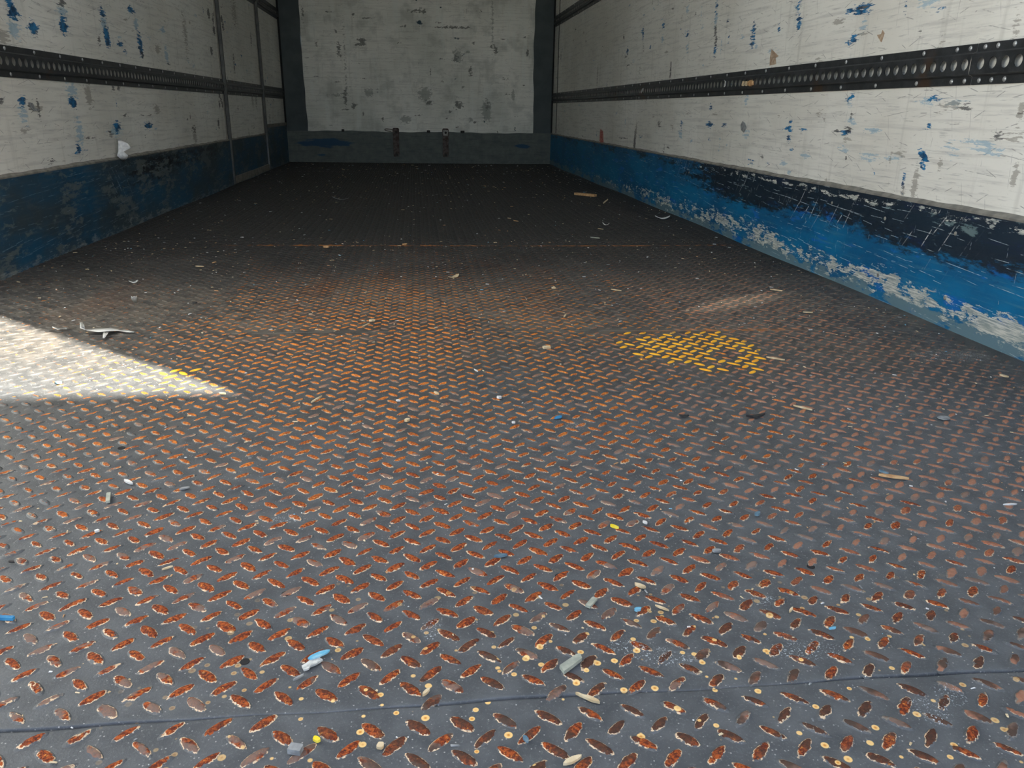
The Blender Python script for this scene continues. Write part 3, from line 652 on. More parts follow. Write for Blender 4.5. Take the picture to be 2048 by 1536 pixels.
# ------------------------------------------------------------------ load rails with round holes
def tag(o, label, cat, group=None):
    o['label'] = label; o['category'] = cat
    if group: o['group'] = group
    return o
screw_me = None
def screw_mesh():
    global screw_me
    if screw_me is None:
        bm = bmesh.new(); v = bmesh.ops.create_uvsphere(bm, u_segments=12, v_segments=8, radius=0.0055)['verts']
        for k in v: k.co.x *= 0.5
        for f in bm.faces: f.smooth = True
        screw_me = bpy.data.meshes.new('screw'); bm.to_mesh(screw_me); bm.free(); screw_me.materials.append(M['screw'])
    return screw_me
def rail(side, ya, yb, z0, z1, label, screws=True, phase=0.0, extra=()):
    s = -1 if side > 0 else 1; X = XR if side > 0 else XL     # s points into the load space
    root = bpy.data.objects.new('load_rail', None); C.objects.link(root); root.location = (X, (ya+yb)/2, z0)
    tag(root, label, 'rail', 'perforated load rails along the side walls')
    inv = Matrix.Translation((-X, -(ya+yb)/2, -z0))
    hw = 0.021; zc = (z0+z1)/2; dp, df = 0.014, 0.0035
    P = 0.0385; n = int((yb-ya)/P); bmv = bmesh.new(); ns = 16; r = 0.0125
    pad = ((yb-ya)-n*P)/2
    V = lambda d, y, z: bmv.verts.new(inv @ Vector((X+s*d, y, z)))
    ring = None
    for k in range(n):
        yc = ya+pad+(k+.5)*P
        hole, per, inn = [], [], []
        for j in range(ns):
            a = j/ns*2*PI+PI/4; c, s_ = math.cos(a), math.sin(a)
            hole.append(V(dp, yc+r*c, zc+r*s_)); inn.append(V(dp-0.0022, yc+r*c, zc+r*s_))
            m = max(abs(c), abs(s_)); per.append(V(dp, yc+P/2*c/m, zc+hw*s_/m))
        for j in range(ns):
            j2 = (j+1) % ns
            bmv.faces.new((per[j], per[j2], hole[j2], hole[j])); bmv.faces.new((hole[j], hole[j2], inn[j2], inn[j]))
    for (a, b) in ((ya, ya+pad), (yb-pad, yb)):
        bmv.faces.new([V(dp, a, zc-hw), V(dp, b, zc-hw), V(dp, b, zc+hw), V(dp, a, zc+hw)])
    # risers and flanges
    for sg in (1, -1):
        ze = z1 if sg > 0 else z0
        zs = [(dp, zc+sg*hw), (dp-0.002, zc+sg*(hw+0.0012)), (df+0.001, zc+sg*(hw+0.004)), (df, zc+sg*(hw+0.0055)), (df, ze-sg*0.001), (df-0.001, ze), (0.0006, ze)]
        pts = [[V(d, y, z) for d, z in zs] for y in (ya, yb)]
        for j in range(len(zs)-1): bmv.faces.new((pts[0][j], pts[0][j+1], pts[1][j+1], pts[1][j]))
    bmesh.ops.remove_doubles(bmv, verts=bmv.verts, dist=1e-5)
    obj('perforated_strip', bmv, M['rail'], root)
    if screws:
        ys = np.arange(ya+0.10+phase, yb-0.03, 0.185)
        lst = [(y, 1) for y in ys]+[(y+0.01, -1) for y in ys]+[(e, 1) for e in extra]+[(e, -1) for e in extra]
        for (y, sg) in lst[:98]:
            if y > yb-0.01 or y < ya+0.01: continue
            o = bpy.data.objects.new('screw', screw_mesh()); C.objects.link(o); o.parent = root
            z = (z1-0.009) if sg > 0 else (z0+0.009)
            o.location = inv @ Vector((X+s*df, y, z))
    return root
E0, E1 = 0.532, 0.618
rail(1, 0.30, 1.7490, E0, E1, 'grey perforated load rail on the right wall, short piece nearest the open end', extra=(1.725, 1.685), phase=-0.06)
rail(1, 1.7510, 4.60, E0, E1, 'grey perforated load rail on the right wall, long middle piece', extra=(1.774, 1.82), phase=0.095)
rail(1, 4.602, 7.505, E0, E1, 'grey perforated load rail on the right wall, far dark piece ending at the back corner', screws=True)
rail(-1, 0.30, 2.405, E0, E1, 'grey perforated load rail on the left wall, near piece at the photo edge', phase=0.0)
rail(-1, 2.407, 5.232, E0, E1, 'grey perforated load rail on the left wall, long piece before the first post', phase=0.06)
rail(-1, 5.268, 6.496, E0, E1, 'grey perforated load rail on the left wall, short piece between the two posts')
rail(-1, 6.524, 7.50, E0, E1, 'dark perforated load rail on the left wall, last piece beside the back corner', screws=False)
U0, U1 = 1.165, 1.255
rail(1, 3.0, 7.505, U0, U1, 'dark perforated load rail high on the right wall at the top of the photo')
rail(-1, 3.0, 5.232, U0, U1, 'dark perforated load rail high on the left wall before the first post', screws=False)
rail(-1, 5.268, 6.496, U0, U1, 'dark perforated load rail high on the left wall between the two posts', screws=False)
rail(-1, 6.524, 7.50, U0, U1, 'dark perforated load rail high on the left wall beside the back corner', screws=False)

# ------------------------------------------------------------------ brackets on the back kick sheet
def bracket(x, label, bright):
    yf = D-0.014; z0, z1 = 0.052, 0.302
    root = bpy.data.objects.new('wall_bracket', None); C.objects.link(root); root.location = (x, yf, z0)
    tag(root, label, 'bracket', 'steel brackets on the back wall')
    def part(name, a, b, mat, bev=0.001):
        bm = bmesh.new(); box(bm, a, b, bev); return obj(name, bm, mat, root)
    h = z1-z0
    part('back_strap', (-0.024, -0.006, 0), (0.024, 0, h-0.05), M['rusty'])
    part('side_flange', (-0.027, -0.016, 0.01), (-0.0245, -0.001, h-0.05), M['rusty'])
    part('side_flange', (0.0245, -0.016, 0.01), (0.027, -0.001, h-0.05), M['rusty'])
    bm = bmesh.new()     # rounded hooked head
    outl = [(-0.029, h-0.05), (0.029, h-0.05), (0.029, h-0.010), (0.020, h), (-0.020, h), (-0.029, h-0.010)]
    a = [bm.verts.new((p[0], -0.022, p[1])) for p in outl]; b = [bm.verts.new((p[0], 0.0, p[1])) for p in outl]
    bm.faces.new(a); bm.faces.new(b)
    for k in range(6): bm.faces.new((a[k], a[(k+1) % 6], b[(k+1) % 6], b[k]))
    hd = obj('head', bm, M['rusty'], root)
    if bright: 
        bm = bmesh.new(); box(bm, (-0.021, -0.0235, h-0.062), (0.021, -0.0225, h-0.014), 0.0003); w_ = obj('rubbed_face', bm, M['white_rub'], hd)
        w_['label'] = 'bright rubbed steel around the bolt'
    def bolt(z, r, y=-0.026):
        bm = bmesh.new(); v = bmesh.ops.create_cone(bm, cap_ends=True, segments=6, radius1=r, radius2=r*0.8, depth=0.012)['verts']
        bmesh.ops.rotate(bm, verts=v, cent=(0, 0, 0), matrix=Matrix.Rotation(PI/2, 3, 'X'))
        for k in v: k.co += Vector((0.002, y, z))
        obj('bolt', bm, M['bolt'], root)
    bolt(h-0.037, 0.013); bolt(0.016, 0.015, -0.010)
bracket(-0.229, 'rusty brown steel bracket low on the back wall, the left one of the two', False)
bracket(0.218, 'rusty steel bracket with a bright patch round its bolt, right one on the back wall', True)
def clip(px, w_, label):
    q = at(px, 263, 'y', D-0.014); r = bx('ledge_clip', (q.x-w_, D-0.022, 0.262), (q.x+w_, D-0.0005, 0.284), M['bolt'], 0.002, None, None)
    tag(r, label, 'clip')
clip(925, 0.018, 'small black clip on the back ledge right of the right bracket')
clip(857, 0.015, 'small dark clip on the back ledge between the two brackets')
clip(686, 0.012, 'small dark clip on the back ledge left of both brackets')
# wire loop
def tube(name, pts, r, mat, parent=None):
    cu = bpy.data.curves.new(name, 'CURVE'); cu.dimensions = '3D'; cu.bevel_depth = r; cu.bevel_resolution = 2
    sp = cu.splines.new('NURBS'); sp.points.add(len(pts)-1)
    for i, p in enumerate(pts): sp.points[i].co = (*p, 1)
    sp.use_endpoint_u = True; sp.order_u = 3
    dg = bpy.data.objects.new(name, cu); C.objects.link(dg)
    me = bpy.data.meshes.new_from_object(dg.evaluated_get(bpy.context.evaluated_depsgraph_get())); bpy.data.objects.remove(dg)
    return link(name, me, mat, parent)
wl = tube('wire_loop', [(-0.26, D-0.018, 0.285), (-0.31, D-0.022, 0.296), (-0.335, D-0.022, 0.284), (-0.30, D-0.018, 0.272), (-0.27, D-0.018, 0.270)], 0.003, M['rusty'])
tag(wl, 'thin bent wire loop sticking out left of the left bracket', 'wire')

# ------------------------------------------------------------------ loose scraps
def stuffmat(name, c1, c2=None, rough=0.7, scale=90): return simple(name, c1, c2, rough, 0, scale)
W = {
 'cream': stuffmat('raw_splinter_wood', (0.66, 0.56, 0.38, 1), (0.50, 0.38, 0.22, 1)),
 'tan': stuffmat('tan_wood', (0.44, 0.24, 0.11, 1), (0.62, 0.40, 0.20, 1)),
 'greywood': stuffmat('weathered_wood', (0.27, 0.30, 0.26, 1), (0.38, 0.40, 0.34, 1)),
 'white': stuffmat('white_scrap', (0.72, 0.73, 0.72, 1), (0.55, 0.56, 0.56, 1)),
 'paint': stuffmat('white_paint_flake', (0.62, 0.64, 0.62, 1), (0.30, 0.32, 0.33, 1), 0.6, 150),
 'blue': stuffmat('blue_paint_chip', (0.02, 0.17, 0.38, 1), (0.05, 0.27, 0.50, 1)),
 'lightblue': stuffmat('light_blue_paint', (0.10, 0.38, 0.58, 1), (0.30, 0.52, 0.64, 1)),
 'slate': stuffmat('slate_blue_chip', (0.07, 0.15, 0.22, 1), (0.15, 0.23, 0.28, 1)),
 'yellow': stuffmat('yellow_plastic', (0.80, 0.62, 0.02, 1), (0.85, 0.72, 0.10, 1), 0.4),
 'dark': stuffmat('black_rubber_curl', (0.018, 0.018, 0.020, 1), (0.04, 0.04, 0.04, 1), 0.5),
 'grey': stuffmat('grey_chip', (0.30, 0.32, 0.33, 1), (0.18, 0.19, 0.20, 1)),
 'brown': stuffmat('brown_tape', (0.36, 0.25, 0.17, 1), (0.50, 0.40, 0.30, 1)),
 'red': stuffmat('red_tape', (0.40, 0.05, 0.04, 1), (0.55, 0.30, 0.26, 1)),
}
fm = NT('clear_film'); fn = fm.noise(fm.obj(), 60, 3)
fm.bump(fn, 0.5, 0.002); fm.out((0.72, 0.73, 0.70, 1), 0.25, 0, 0.6); fm.b.inputs['Transmission Weight'].default_value = 0.35; W['film'] = fm.m
LZ = 0.0020
def flat_pts(p1, p2, wid, outline):
    """outline in local (u 0..1 along, v -1..1 across) -> world xy"""
    a, b = at(*p1), at(*p2); d = (b-a); L = d.length; d = d/L; n = Vector((-d.y, d.x, 0))
    return a, d, n, L
def slab(name, p1, p2, wid, thick, mat, label, cat, outline=None, bend=0.0, tilt=0.0, group=None, seed=0, twist=0.0, lift=0.0):
    """an irregular flat piece lying between two floor points, with real thickness"""
    r = random.Random(hash((round(p1[0]), round(p1[1]), seed)) & 0xffff)
    r = random.Random(int(p1[0]*7+p1[1]*13+seed))
    a, d, n, L = flat_pts(p1, p2, wid, outline); wid *= 0.8; thick *= 0.8
    if outline is None:
        outline = [(0.0, 0.35), (0.12, 0.85), (0.45, 1.0), (0.8, 0.8), (1.0, 0.25), (0.97, -0.4), (0.7, -0.95), (0.35, -0.85), (0.05, -0.6)]
        outline = [(u+r.uniform(-.04, .04), v*r.uniform(.75, 1.1)) for u, v in outline]
    o = a+d*(L/2); z0 = FZ(o.x, o.y)+LZ+lift
    # fill as rows along u so that it can bend
    us = sorted({u for u, v in outline}); umin, umax = min(us), max(us)
    N = 9; bm = bmesh.new(); rows = []
    poly = outline
    def span(u):
        xs = []
        for k in range(len(poly)):
            (u1, v1), (u2, v2) = poly[k], poly[(k+1) % len(poly)]
            if (u1-u)*(u2-u) <= 0 and u1 != u2: xs.append(v1+(v2-v1)*(u-u1)/(u2-u1))
        return (min(xs), max(xs)) if xs else (0, 0)
    for k in range(N+1):
        u = umin+(umax-umin)*(k/N*0.996+0.002); lo, hi = span(u)
        if hi-lo < 0.08: mid = (hi+lo)/2; lo, hi = mid-0.04, mid+0.04
        zb = bend*L*((u-0.5)**2*4)+tilt*L*(u)
        tw = twist*(u-0.5)
        row = []
        for (v, dz) in ((lo, 0), (hi, 0), (hi, thick), (lo, thick)):
            p = d*((u-0.5)*L)+n*(v*wid/2); p.z = zb+dz+abs(tw)*wid/2+tw*v*wid/2
            row.append(bm.verts.new(p))
        rows.append(row)
    for k in range(N):
        for j in range(4): bm.faces.new((rows[k][j], rows[k][(j+1) % 4], rows[k+1][(j+1) % 4], rows[k+1][j]))
    bm.faces.new(rows[0]); bm.faces.new(rows[-1])
    ob = obj(name, bm, W[mat]); ob.location = (o.x, o.y, z0)
    return tag(ob, label, cat, group)
SPL = [(0.0, 0.0), (0.2, 0.8), (0.6, 1.0), (0.9, 0.5), (1.0, 0.0), (0.85, -0.6), (0.4, -1.0), (0.1, -0.5)]
BLK = [(0.0, -1), (0.0, 0.9), (0.03, 1), (0.97, 1), (1.0, 0.8), (1.0, -1)]
DBG = 'loose wood chips on the floor'
S = slab
# far dark part of the floor
S('wood_block', (1151, 390), (1191, 394), .035, .016, 'tan', 'tan broken wood block lying in the dark far part near the right kick board', 'wood', BLK)
S('paper_scrap', (1310, 437), (1339, 438), .030, .003, 'white', 'white torn paper scrap at the foot of the right kick board', 'scrap', bend=.12, twist=.5)
S('paper_scrap', (1205, 449), (1219, 450), .016, .002, 'white', 'small white curled scrap below the tan wood block', 'scrap', bend=.3)
S('wood_chip', (1206, 407), (1216, 405), .014, .003, 'cream', 'tiny cream chip just right of and below the tan wood block', 'chip', tilt=.3)
S('wood_chip', (1180, 473), (1200, 475), .018, .003, 'greywood', 'flat grey chip just beyond the rusty sheet joint, right of middle', 'chip')
S('wood_chip', (1195, 456), (1206, 458), .012, .002, 'cream', 'thin pale sliver between the white curled scrap and the flat grey chip', 'chip')
S('wood_chip', (806, 489), (814, 487), .02, .004, 'tan', 'small tan crumb on the rusty sheet joint in the middle', 'chip')
S('wood_chip', (648, 494), (658, 495), .03, .006, 'tan', 'small brown crumb on the left half of the rusty sheet joint', 'chip')
S('plastic_shred', (664, 396), (698, 399), .012, .002, 'grey', 'faint grey plastic shred in the far dark floor left of middle', 'shred', bend=.1)
S('wood_splinter', (1027, 439), (1037, 441), .008, .003, 'tan', 'short tan splinter in the far dark middle of the floor', 'splinter', SPL)
S('wood_splinter', (1015, 434), (1022, 435), .008, .003, 'cream', 'short pale splinter beside the short tan splinter in the dark middle', 'splinter', SPL)
S('paper_scrap', (896, 554), (919, 549), .022, .002, 'cream', 'cream torn paper scrap alone in the middle of the rusty track', 'scrap', [(0, -.2), (.1, .3), (.45, .4), (.6, 1), (.9, 1), (1, .2), (.8, -.6), (.6, -1), (.35, -.5)], bend=.1)
S('wood_splinter', (391, 533), (408, 534), .007, .003, 'cream', 'cream straight splinter near the left kick board, beyond the plastic bits', 'splinter', SPL)
S('wood_splinter', (424, 527), (433, 525), .006, .003, 'tan', 'short splinter right of the cream straight splinter at the left', 'splinter', SPL)
S('plastic_shred', (258, 565), (276, 564), .012, .003, 'film', 'clear plastic shred farthest back of those near the left wall', 'shred', bend=.12, twist=.8)
S('rubber_crumb', (384, 605), (394, 605), .012, .004, 'dark', 'black crumb right of the small upright plastic shred', 'crumb')
S('wood_chip', (1086, 697), (1100, 696), .012, .005, 'cream', 'cream wood chip in the middle left of the yellow paint patch', 'chip', BLK)
S('wood_chip', (1103, 574), (1112, 575), .012, .004, 'cream', 'small cream chip in the rusty track right of the torn paper scrap', 'chip')
S('wood_splinter', (1222, 577), (1243, 580), .005, .003, 'cream', 'fine pale splinter in the dark brown area right of middle', 'splinter', SPL)
S('wood_splinter', (1127, 636), (1133, 628), .005, .003, 'cream', 'fine cream splinter pointing away from the camera, beyond the cream wood chip', 'splinter', SPL)
S('wood_splinter', (738, 644), (750, 643), .010, .005, 'cream', 'thick cream splinter on the dusty area left of middle', 'splinter', SPL)
S('wood_splinter', (724, 655), (740, 648), .004, .002, 'cream', 'fine pale splinter touching the thick cream splinter', 'splinter', SPL)
S('wood_splinter', (1533, 711), (1570, 717), .007, .003, 'cream', 'long pale splinter just right of the yellow paint patch', 'splinter', SPL)
S('wood_splinter', (1540, 577), (1565, 580), .007, .003, 'cream', 'pale splinter in the dark area beyond the bright glint', 'splinter', SPL)
S('wood_splinter', (1606, 622), (1626, 623), .006, .003, 'cream', 'pale splinter to the right of the bright glint', 'splinter', SPL)
S('wood_splinter', (1587, 808), (1625, 817), .005, .003, 'cream', 'long thin pale splinter on the brown worn lozenges at the right', 'splinter', SPL)
S('rubber_curl', (1492, 833), (1530, 829), .010, .004, 'dark', 'long black rubber curl on the worn lozenges right of middle', 'curl', SPL, bend=.08)
S('rubber_curl', (1358, 830), (1378, 831), .009, .003, 'dark', 'short black rubber curl left of the long black one', 'curl', SPL, bend=.12)
S('wood_chip', (2000, 744), (2018, 749), .011, .003, 'cream', 'cream chip lying near the right kick board at the photo edge', 'chip')
S('paint_chip', (1110, 836), (1124, 831), .010, .003, 'blue', 'dark blue paint chip in the middle of the floor', 'chip')
S('wood_chip', (995, 796), (1002, 794), .012, .004, 'white', 'small white lump in the dark streak in the middle', 'chip')
S('wood_chip', (811, 842), (818, 838), .010, .004, 'cream', 'small cream lump among orange lozenges left of middle', 'chip')
S('wood_splinter', (1024, 843), (1030, 845), .007, .003, 'white', 'tiny white splinter a little left of the dark blue chip', 'splinter', SPL)
S('wood_splinter', (948, 739), (956, 744), .004, .002, 'white', 'fine white splinter in the dark streak, beyond the small white lump', 'splinter', SPL)
S('wood_splinter', (868, 784), (878, 789), .006, .003, 'cream', 'short cream splinter left of the small white lump', 'splinter', SPL)
S('wood_splinter', (792, 801), (801, 802), .006, .003, 'white', 'short white splinter farther left, among the orange lozenges', 'splinter', SPL)
S('wood_splinter', (438, 788), (452, 789), .006, .003, 'cream', 'cream splinter just outside the tip of the sunlit patch', 'splinter', SPL)
S('paint_chip', (114, 765), (122, 768), .012, .003, 'lightblue', 'light blue paint chip lying in the sunlit patch', 'chip')
S('wood_splinter', (622, 806), (644, 793), .004, .003, 'cream', 'fine pale splinter standing out above orange lozenges, right of the sunlit patch', 'splinter', SPL)
# nearer
S('wood_chip', (248, 957), (265, 965), .007, .003, 'white', 'oval white chip left of middle above the grey stick', 'chip')
S('wood_splinter', (215, 1001), (217, 984), .006, .004, 'greywood', 'short grey stick pointing away from the camera at the left', 'splinter', BLK)
S('paint_chip', (358, 975), (379, 971), .007, .002, 'grey', 'pale grey curved flake between lozenges left of middle', 'flake', SPL)
S('paint_chip', (188, 1059), (198, 1056), .006, .003, 'white', 'small white flake below the short grey stick', 'flake')
S('rubber_crumb', (15, 1117), (28, 1118), .004, .002, 'dark', 'dark crumb at the left photo edge', 'crumb')
S('wood_splinter', (323, 1135), (345, 1128), .003, .002, 'cream', 'thin pale sliver among rusty lozenges on the left', 'splinter', SPL)
S('paint_chip', (-6, 1231), (27, 1232), .005, .004, 'blue', 'bright blue stick cut off by the left photo edge', 'stick', BLK)
S('wood_chip', (988, 1113), (1015, 1110), .006, .003, 'slate', 'slate blue sliver between lozenges in the middle', 'chip', SPL)
S('plastic_bit', (1220, 1051), (1238, 1057), .006, .003, 'yellow', 'bright yellow plastic bit in the middle of the floor', 'plastic')
S('wood_chip', (1175, 1216), (1190, 1199), .007, .003, 'greywood', 'pale grey wood strip pointing away, right of middle', 'chip', BLK)
S('wood_splinter', (1269, 1170), (1292, 1178), .006, .003, 'cream', 'plump cream splinter right of the pale grey wood strip', 'splinter')
S('wood_splinter', (1310, 1213), (1338, 1224), .0035, .002, 'cream', 'thin pale splinter right of the light blue chip', 'splinter', SPL)
S('paint_chip', (1269, 1224), (1282, 1220), .006, .003, 'lightblue', 'small light blue chip below the plump cream splinter', 'chip')
S('paint_chip', (1286, 1042), (1294, 1048), .006, .002, 'white', 'pale splinter right of the bright yellow plastic bit', 'chip', SPL)
S('wood_piece', (1121, 1346), (1162, 1316), .010, .0045, 'greywood', 'grey weathered wood slat, the largest piece near the bottom', 'wood', [(0, -1), (0.04, .7), (.1, 1), (.95, .8), (1, .4), (.98, -.9), (.5, -1)])
S('wood_splinter', (845, 1393), (860, 1379), .004, .003, 'cream', 'short cream splinter on the near sheet joint', 'splinter', SPL)
S('wood_splinter', (1151, 1390), (1200, 1409), .006, .003, 'cream', 'cream forked splinter on the near sheet joint below the grey slat', 'splinter', [(0, -.1), (.1, .4), (.3, .2), (.5, .9), (.9, .6), (1, -.2), (.7, -.9), (.4, -.6), (.2, -.5)])
S('wood_splinter', (1126, 1533), (1163, 1516), .006, .003, 'cream', 'pale splinter at the bottom photo edge in the middle', 'splinter', SPL)
S('paint_flake', (1047, 1474), (1056, 1488), .005, .002, 'slate', 'small slate flake below the near sheet joint', 'flake', SPL)
S('wood_chip', (757, 1499), (765, 1488), .008, .003, 'cream', 'cream square chip near the bottom edge left of middle', 'chip')
S('plastic_bit', (627, 1477), (640, 1483), .006, .003, 'yellow', 'small orange yellow bit near the bottom edge, left of middle', 'plastic')
S('wood_chip', (579, 1500), (604, 1504), .009, .006, 'grey', 'dark grey wooden cube near the bottom edge, left of middle', 'chip', BLK)
S('wood_splinter', (586, 1360), (608, 1348), .003, .002, 'grey', 'thin grey splinter below the blue and white paint flake', 'splinter', SPL)
S('wood_splinter', (1757, 950), (1818, 958), .007, .004, 'tan', 'brown stick with a dark side on the right part of the floor', 'stick', SPL)
S('paint_chip', (1757, 946), (1776, 952), .006, .003, 'slate', 'slate blue flake touching the left end of the brown stick', 'flake', lift=.004)
S('paint_chip', (1425, 1104), (1442, 1103), .007, .003, 'grey', 'grey chip with a dark shadow right of middle', 'chip')
S('paint_chip', (1512, 1032), (1519, 1026), .007, .004, 'slate', 'small dark chip among brown lozenges on the right', 'chip')
S('wood_chip', (2006, 1010), (2034, 1009), .004, .002, 'white', 'short white splinter at the right photo edge', 'chip', SPL)
S('paint_chip', (1880, 834), (1898, 831), .02, .002, 'grey', 'pale grey flake on the far right among brown lozenges', 'flake')
S('wood_splinter', (1578, 1228), (1585, 1218), .003, .002, 'cream', 'tiny cream splinter standing between lozenges on the right', 'splinter', SPL)
S('paint_chip', (1658, 1262), (1672, 1259), .003, .002, 'lightblue', 'tiny light blue chip on the right part of the near floor', 'chip')
# blue and white paint flake with its two coloured halves
root = bpy.data.objects.new('paint_flake', None); C.objects.link(root); q = at(632, 1320); root.location = (q.x, q.y, FZ(q.x, q.y)+LZ)
tag(root, 'pointed paint flake, half blue and half ragged white, near the bottom left', 'flake')
def childslab(name, p1, p2, wid, thick, mat, outline, **k):
    o = slab(name, p1, p2, wid, thick, mat, 'x', 'x', outline, **k)
    del o['label']; del o['category']; l = Vector(o.location); o.parent = root; o.location = l-Vector(root.location); return o
o = childslab('white_side', (604, 1338), (640, 1316), .011, .0022, 'paint', [(0, -.6), (.08, .1), (.02, .8), (.3, .7), (.7, 1), (1, .9), (1, -.9), (.6, -1), (.35, -.6), (.2, -1)]); o['label'] = 'ragged white end'
o = childslab('blue_side', (616, 1320), (660, 1303), .008, .0018, 'lightblue', [(0, 0), (.15, .7), (.6, 1), (.9, .5), (1, 0), (.85, -.8), (.4, -1), (.1, -.7)], lift=.0018); o['label'] = 'light blue pointed end'

def ribbon(name, pts, mat, label, cat, plane=None):
    """crumpled strip: pts = (px, py, height above floor, half width in m)"""
    P = []
    for (px, py, z, w_) in pts:
        if plane: p = at(px, py, 'x', plane+(-z if plane > 0 else z))
        else:
            p = at(px, py, 'z', z)
            p.z = FZ(p.x, p.y)+LZ+z*1.0
        P.append((p, w_))
    o = P[0][0].copy(); bm = bmesh.new(); rows = []; r = random.Random(len(pts)*31+int(pts[0][0]))
    n = len(P); cc = 5
    for k in range(n):
        a = P[max(k-1, 0)][0]; b = P[min(k+1, n-1)][0]; d = (b-a).normalized()
        side = d.cross(Vector((0, 0, 1))) if not plane else Vector((0.88, 0.47 if plane < 0 else -0.47, 0))
        side = side.normalized() if side.length > 1e-4 else Vector((1, 0, 0))
        row = []
        for j in range(cc):
            t_ = j/(cc-1)*2-1; off = side*(t_*P[k][1])
            up = Vector((0, 0, 1)) if not plane else Vector((-1 if plane > 0 else 1, 0, 0))
            row.append(P[k][0]-o+off+up*(r.random()*P[k][1]*0.7+0.0002))
        rows.append(row)
    top = [[bm.verts.new(p) for p in row] for row in rows]
    for k in range(n-1):
        for j in range(cc-1): bm.faces.new((top[k][j], top[k][j+1], top[k+1][j+1], top[k+1][j]))
    ob = obj(name, bm, W[mat], smooth=True); ob.location = o
    md = ob.modifiers.new('t', 'SOLIDIFY'); md.thickness = 0.0006
    return tag(ob, label, cat) if label else ob
rb = ribbon('plastic_strip', [(163, 645, .022, .003), (165, 656, .014, .005), (172, 663, .004, .006), (188, 664, .001, .010), (205, 664, .002, .016), (222, 663, .003, .012), (240, 663, .001, .006), (256, 664, .001, .004), (269, 665, .0005, .002)],
       'film', 'torn white plastic strip with an upturned end, beside the sunlit patch', 'plastic')
r2 = ribbon('torn_tail', [(213, 664, .002, .006), (211, 670, .003, .005), (208, 677, .002, .002)], 'film', None, None)
l2 = Vector(r2.location)-Vector(rb.location); r2.parent = rb; r2.location = l2
ribbon('plastic_strip', [(105, 655, .008, .006), (112, 659, .003, .008), (122, 658, .001, .003), (134, 657, .001, .003)], 'film', 'small white plastic scrap left of the torn plastic strip', 'plastic')
ribbon('plastic_strip', [(268, 593, .022, .006), (269, 599, .012, .007), (271, 605, .001, .003)], 'film', 'small upright plastic shred standing on the floor near the left wall', 'plastic')
# on the walls
ribbon('plastic_strip', [(237, 279, .010, .004), (243, 287, .024, .019), (246, 296, .026, .018), (238, 303, .014, .010), (241, 311, .022, .019), (243, 317, .020, .014), (246, 322, .012, .004)],
       'white', 'crumpled white plastic scrap stuck on the left wall above the kick board', 'plastic', XL+0.001)
def sticker(name, pts, mat, label, cat, x=XR, dp=0.001):
    s = -1 if x > 0 else 1; P = [at(px, py, 'x', x+s*dp) for px, py in pts]; o = sum(P, Vector())/len(P); bm = bmesh.new()
    a = [bm.verts.new(p-o+Vector((s*0.002*(k % 2), 0, 0))) for k, p in enumerate(P)]
    b = [bm.verts.new(p-o-Vector((s*(dp-0.0003), 0, 0))) for p in P]
    bm.faces.new(a); bm.faces.new(b)
    for k in range(len(P)): bm.faces.new((a[k], a[(k+1) % len(P)], b[(k+1) % len(P)], b[k]))
    ob = obj(name, bm, W[mat]); ob.location = o; return tag(ob, label, cat)
sticker('tape_scrap', [(1543, 98), (1557, 112), (1551, 116), (1552, 128), (1539, 131), (1541, 115)], 'brown', 'tan tape scrap on the right wall above the load rail', 'tape')
sticker('tape_scrap', [(1765, 60), (1769, 66), (1766, 75), (1763, 84), (1757, 76), (1755, 70), (1762, 68)], 'brown', 'dark brown tape remnant high on the right wall, toward the open end', 'tape')
sticker('tape_scrap', [(1201, 258), (1206, 262), (1207, 284), (1203, 287), (1199, 282), (1200, 268)], 'red', 'red and white tape remnant low on the far right wall', 'tape')
sticker('tape_scrap', [(1485, 242), (1490, 246), (1493, 256), (1488, 265), (1482, 260), (1482, 250)], 'grey', 'grey tape remnant in the middle of the right wall below the load rail', 'tape')
sticker('tape_scrap', [(56, 205), (64, 206), (70, 216), (78, 218), (77, 223), (67, 222), (60, 213)], 'grey', 'grey tape remnant on the left wall below the load rail', 'tape', XL)
sticker('cargo_label', [(1281, 184), (1285, 177), (1288, 176), (1286, 182), (1282, 187)], 'white', 'white scrap caught on the right load rail far from the camera', 'scrap', XR-0.013)
sticker('cargo_label', [(1448, 159), (1452, 163), (1451, 172), (1448, 174), (1450, 166)], 'white', 'white curved scrap caught in the right load rail', 'scrap', XR-0.013)
ob = sticker('wood_plug', [(1495, 163), (1501, 160), (1504, 162), (1504, 170), (1500, 173), (1495, 170)], 'tan', 'orange wooden plug in a hole of the right load rail', 'plug', XR-0.012, 0.008)
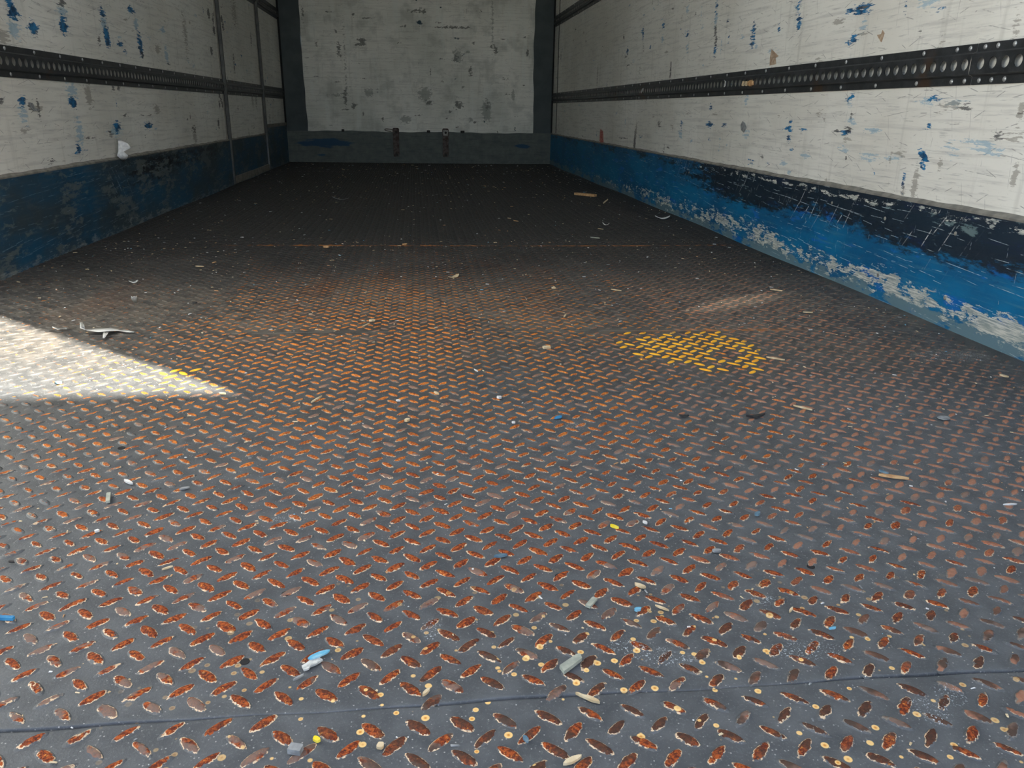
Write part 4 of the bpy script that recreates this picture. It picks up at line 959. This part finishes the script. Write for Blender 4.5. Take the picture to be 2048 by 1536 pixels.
for px, lab in ((1485, 'small yellow plug in the right load rail, left of the orange one'), (1491, 'second small yellow plug in the right load rail, beside the orange one')):
    sticker('wood_plug', [(px-2, 171), (px+1, 162), (px+3, 163), (px+1, 172)], 'cream', lab, 'plug', XR-0.012, 0.006)

# countless crumbs: one object
def grit():
    bm = bmesh.new(); r = random.Random(11); mats = ['cream', 'white', 'grey', 'tan', 'lightblue']
    fi = []
    for k in range(2000):
        y = r.uniform(0.42, 7.3) if r.random() < 0.55 else r.uniform(0.42, 3.0); x = r.uniform(-1.17, 1.17)
        s = r.uniform(0.0004, 0.0012)*(1+0.38*max(0, y-0.6)); l = s*r.choice([1, 1.4, 2, 3.5]); a = r.uniform(0, PI)
        z = FZ(x, y)+r.choice([0.0004, 0.0016]); ca, sa = math.cos(a), math.sin(a); hh = s*0.7
        vs = []
        for (u, v, t_) in ((-l, -s*.6, 0), (l, -s, 0), (l*.8, s, 0), (-l*.9, s*.7, 0), (-l*.8, -s*.5, hh), (l*.7, -s*.7, hh), (l*.6, s*.6, hh), (-l*.7, s*.5, hh)):
            vs.append(bm.verts.new((x+u*ca-v*sa, y+u*sa+v*ca, z+t_)))
        mi = r.choices(range(5), [40, 25, 22, 11, 2])[0]
        for f in ((3, 2, 1, 0), (4, 5, 6, 7), (0, 1, 5, 4), (1, 2, 6, 5), (2, 3, 7, 6), (3, 0, 4, 7)):
            bm.faces.new([vs[i] for i in f]).material_index = mi
    me = bpy.data.meshes.new('floor_grit'); bm.to_mesh(me); bm.free()
    for k in mats: me.materials.append(W[k])
    o = link('floor_grit', me, None, None, 'stuff')
    return tag(o, 'fine crumbs and dust specks strewn over the tread plate floor', 'grit')
grit()

# ------------------------------------------------------------------ yard behind the open end
bx('ground', (-40, -40, -1.25), (40, 30, -1.15), M['asphalt'])
# unseen box added behind the opening's right half to shade the threshold
yo = -1.24; ht = (1.335-yo)/0.6606*math.tan(EL)
bx('sun_blocker', (0.62, yo-5, -0.75), (3.1, yo, ht), M['blocker'], 0.02)
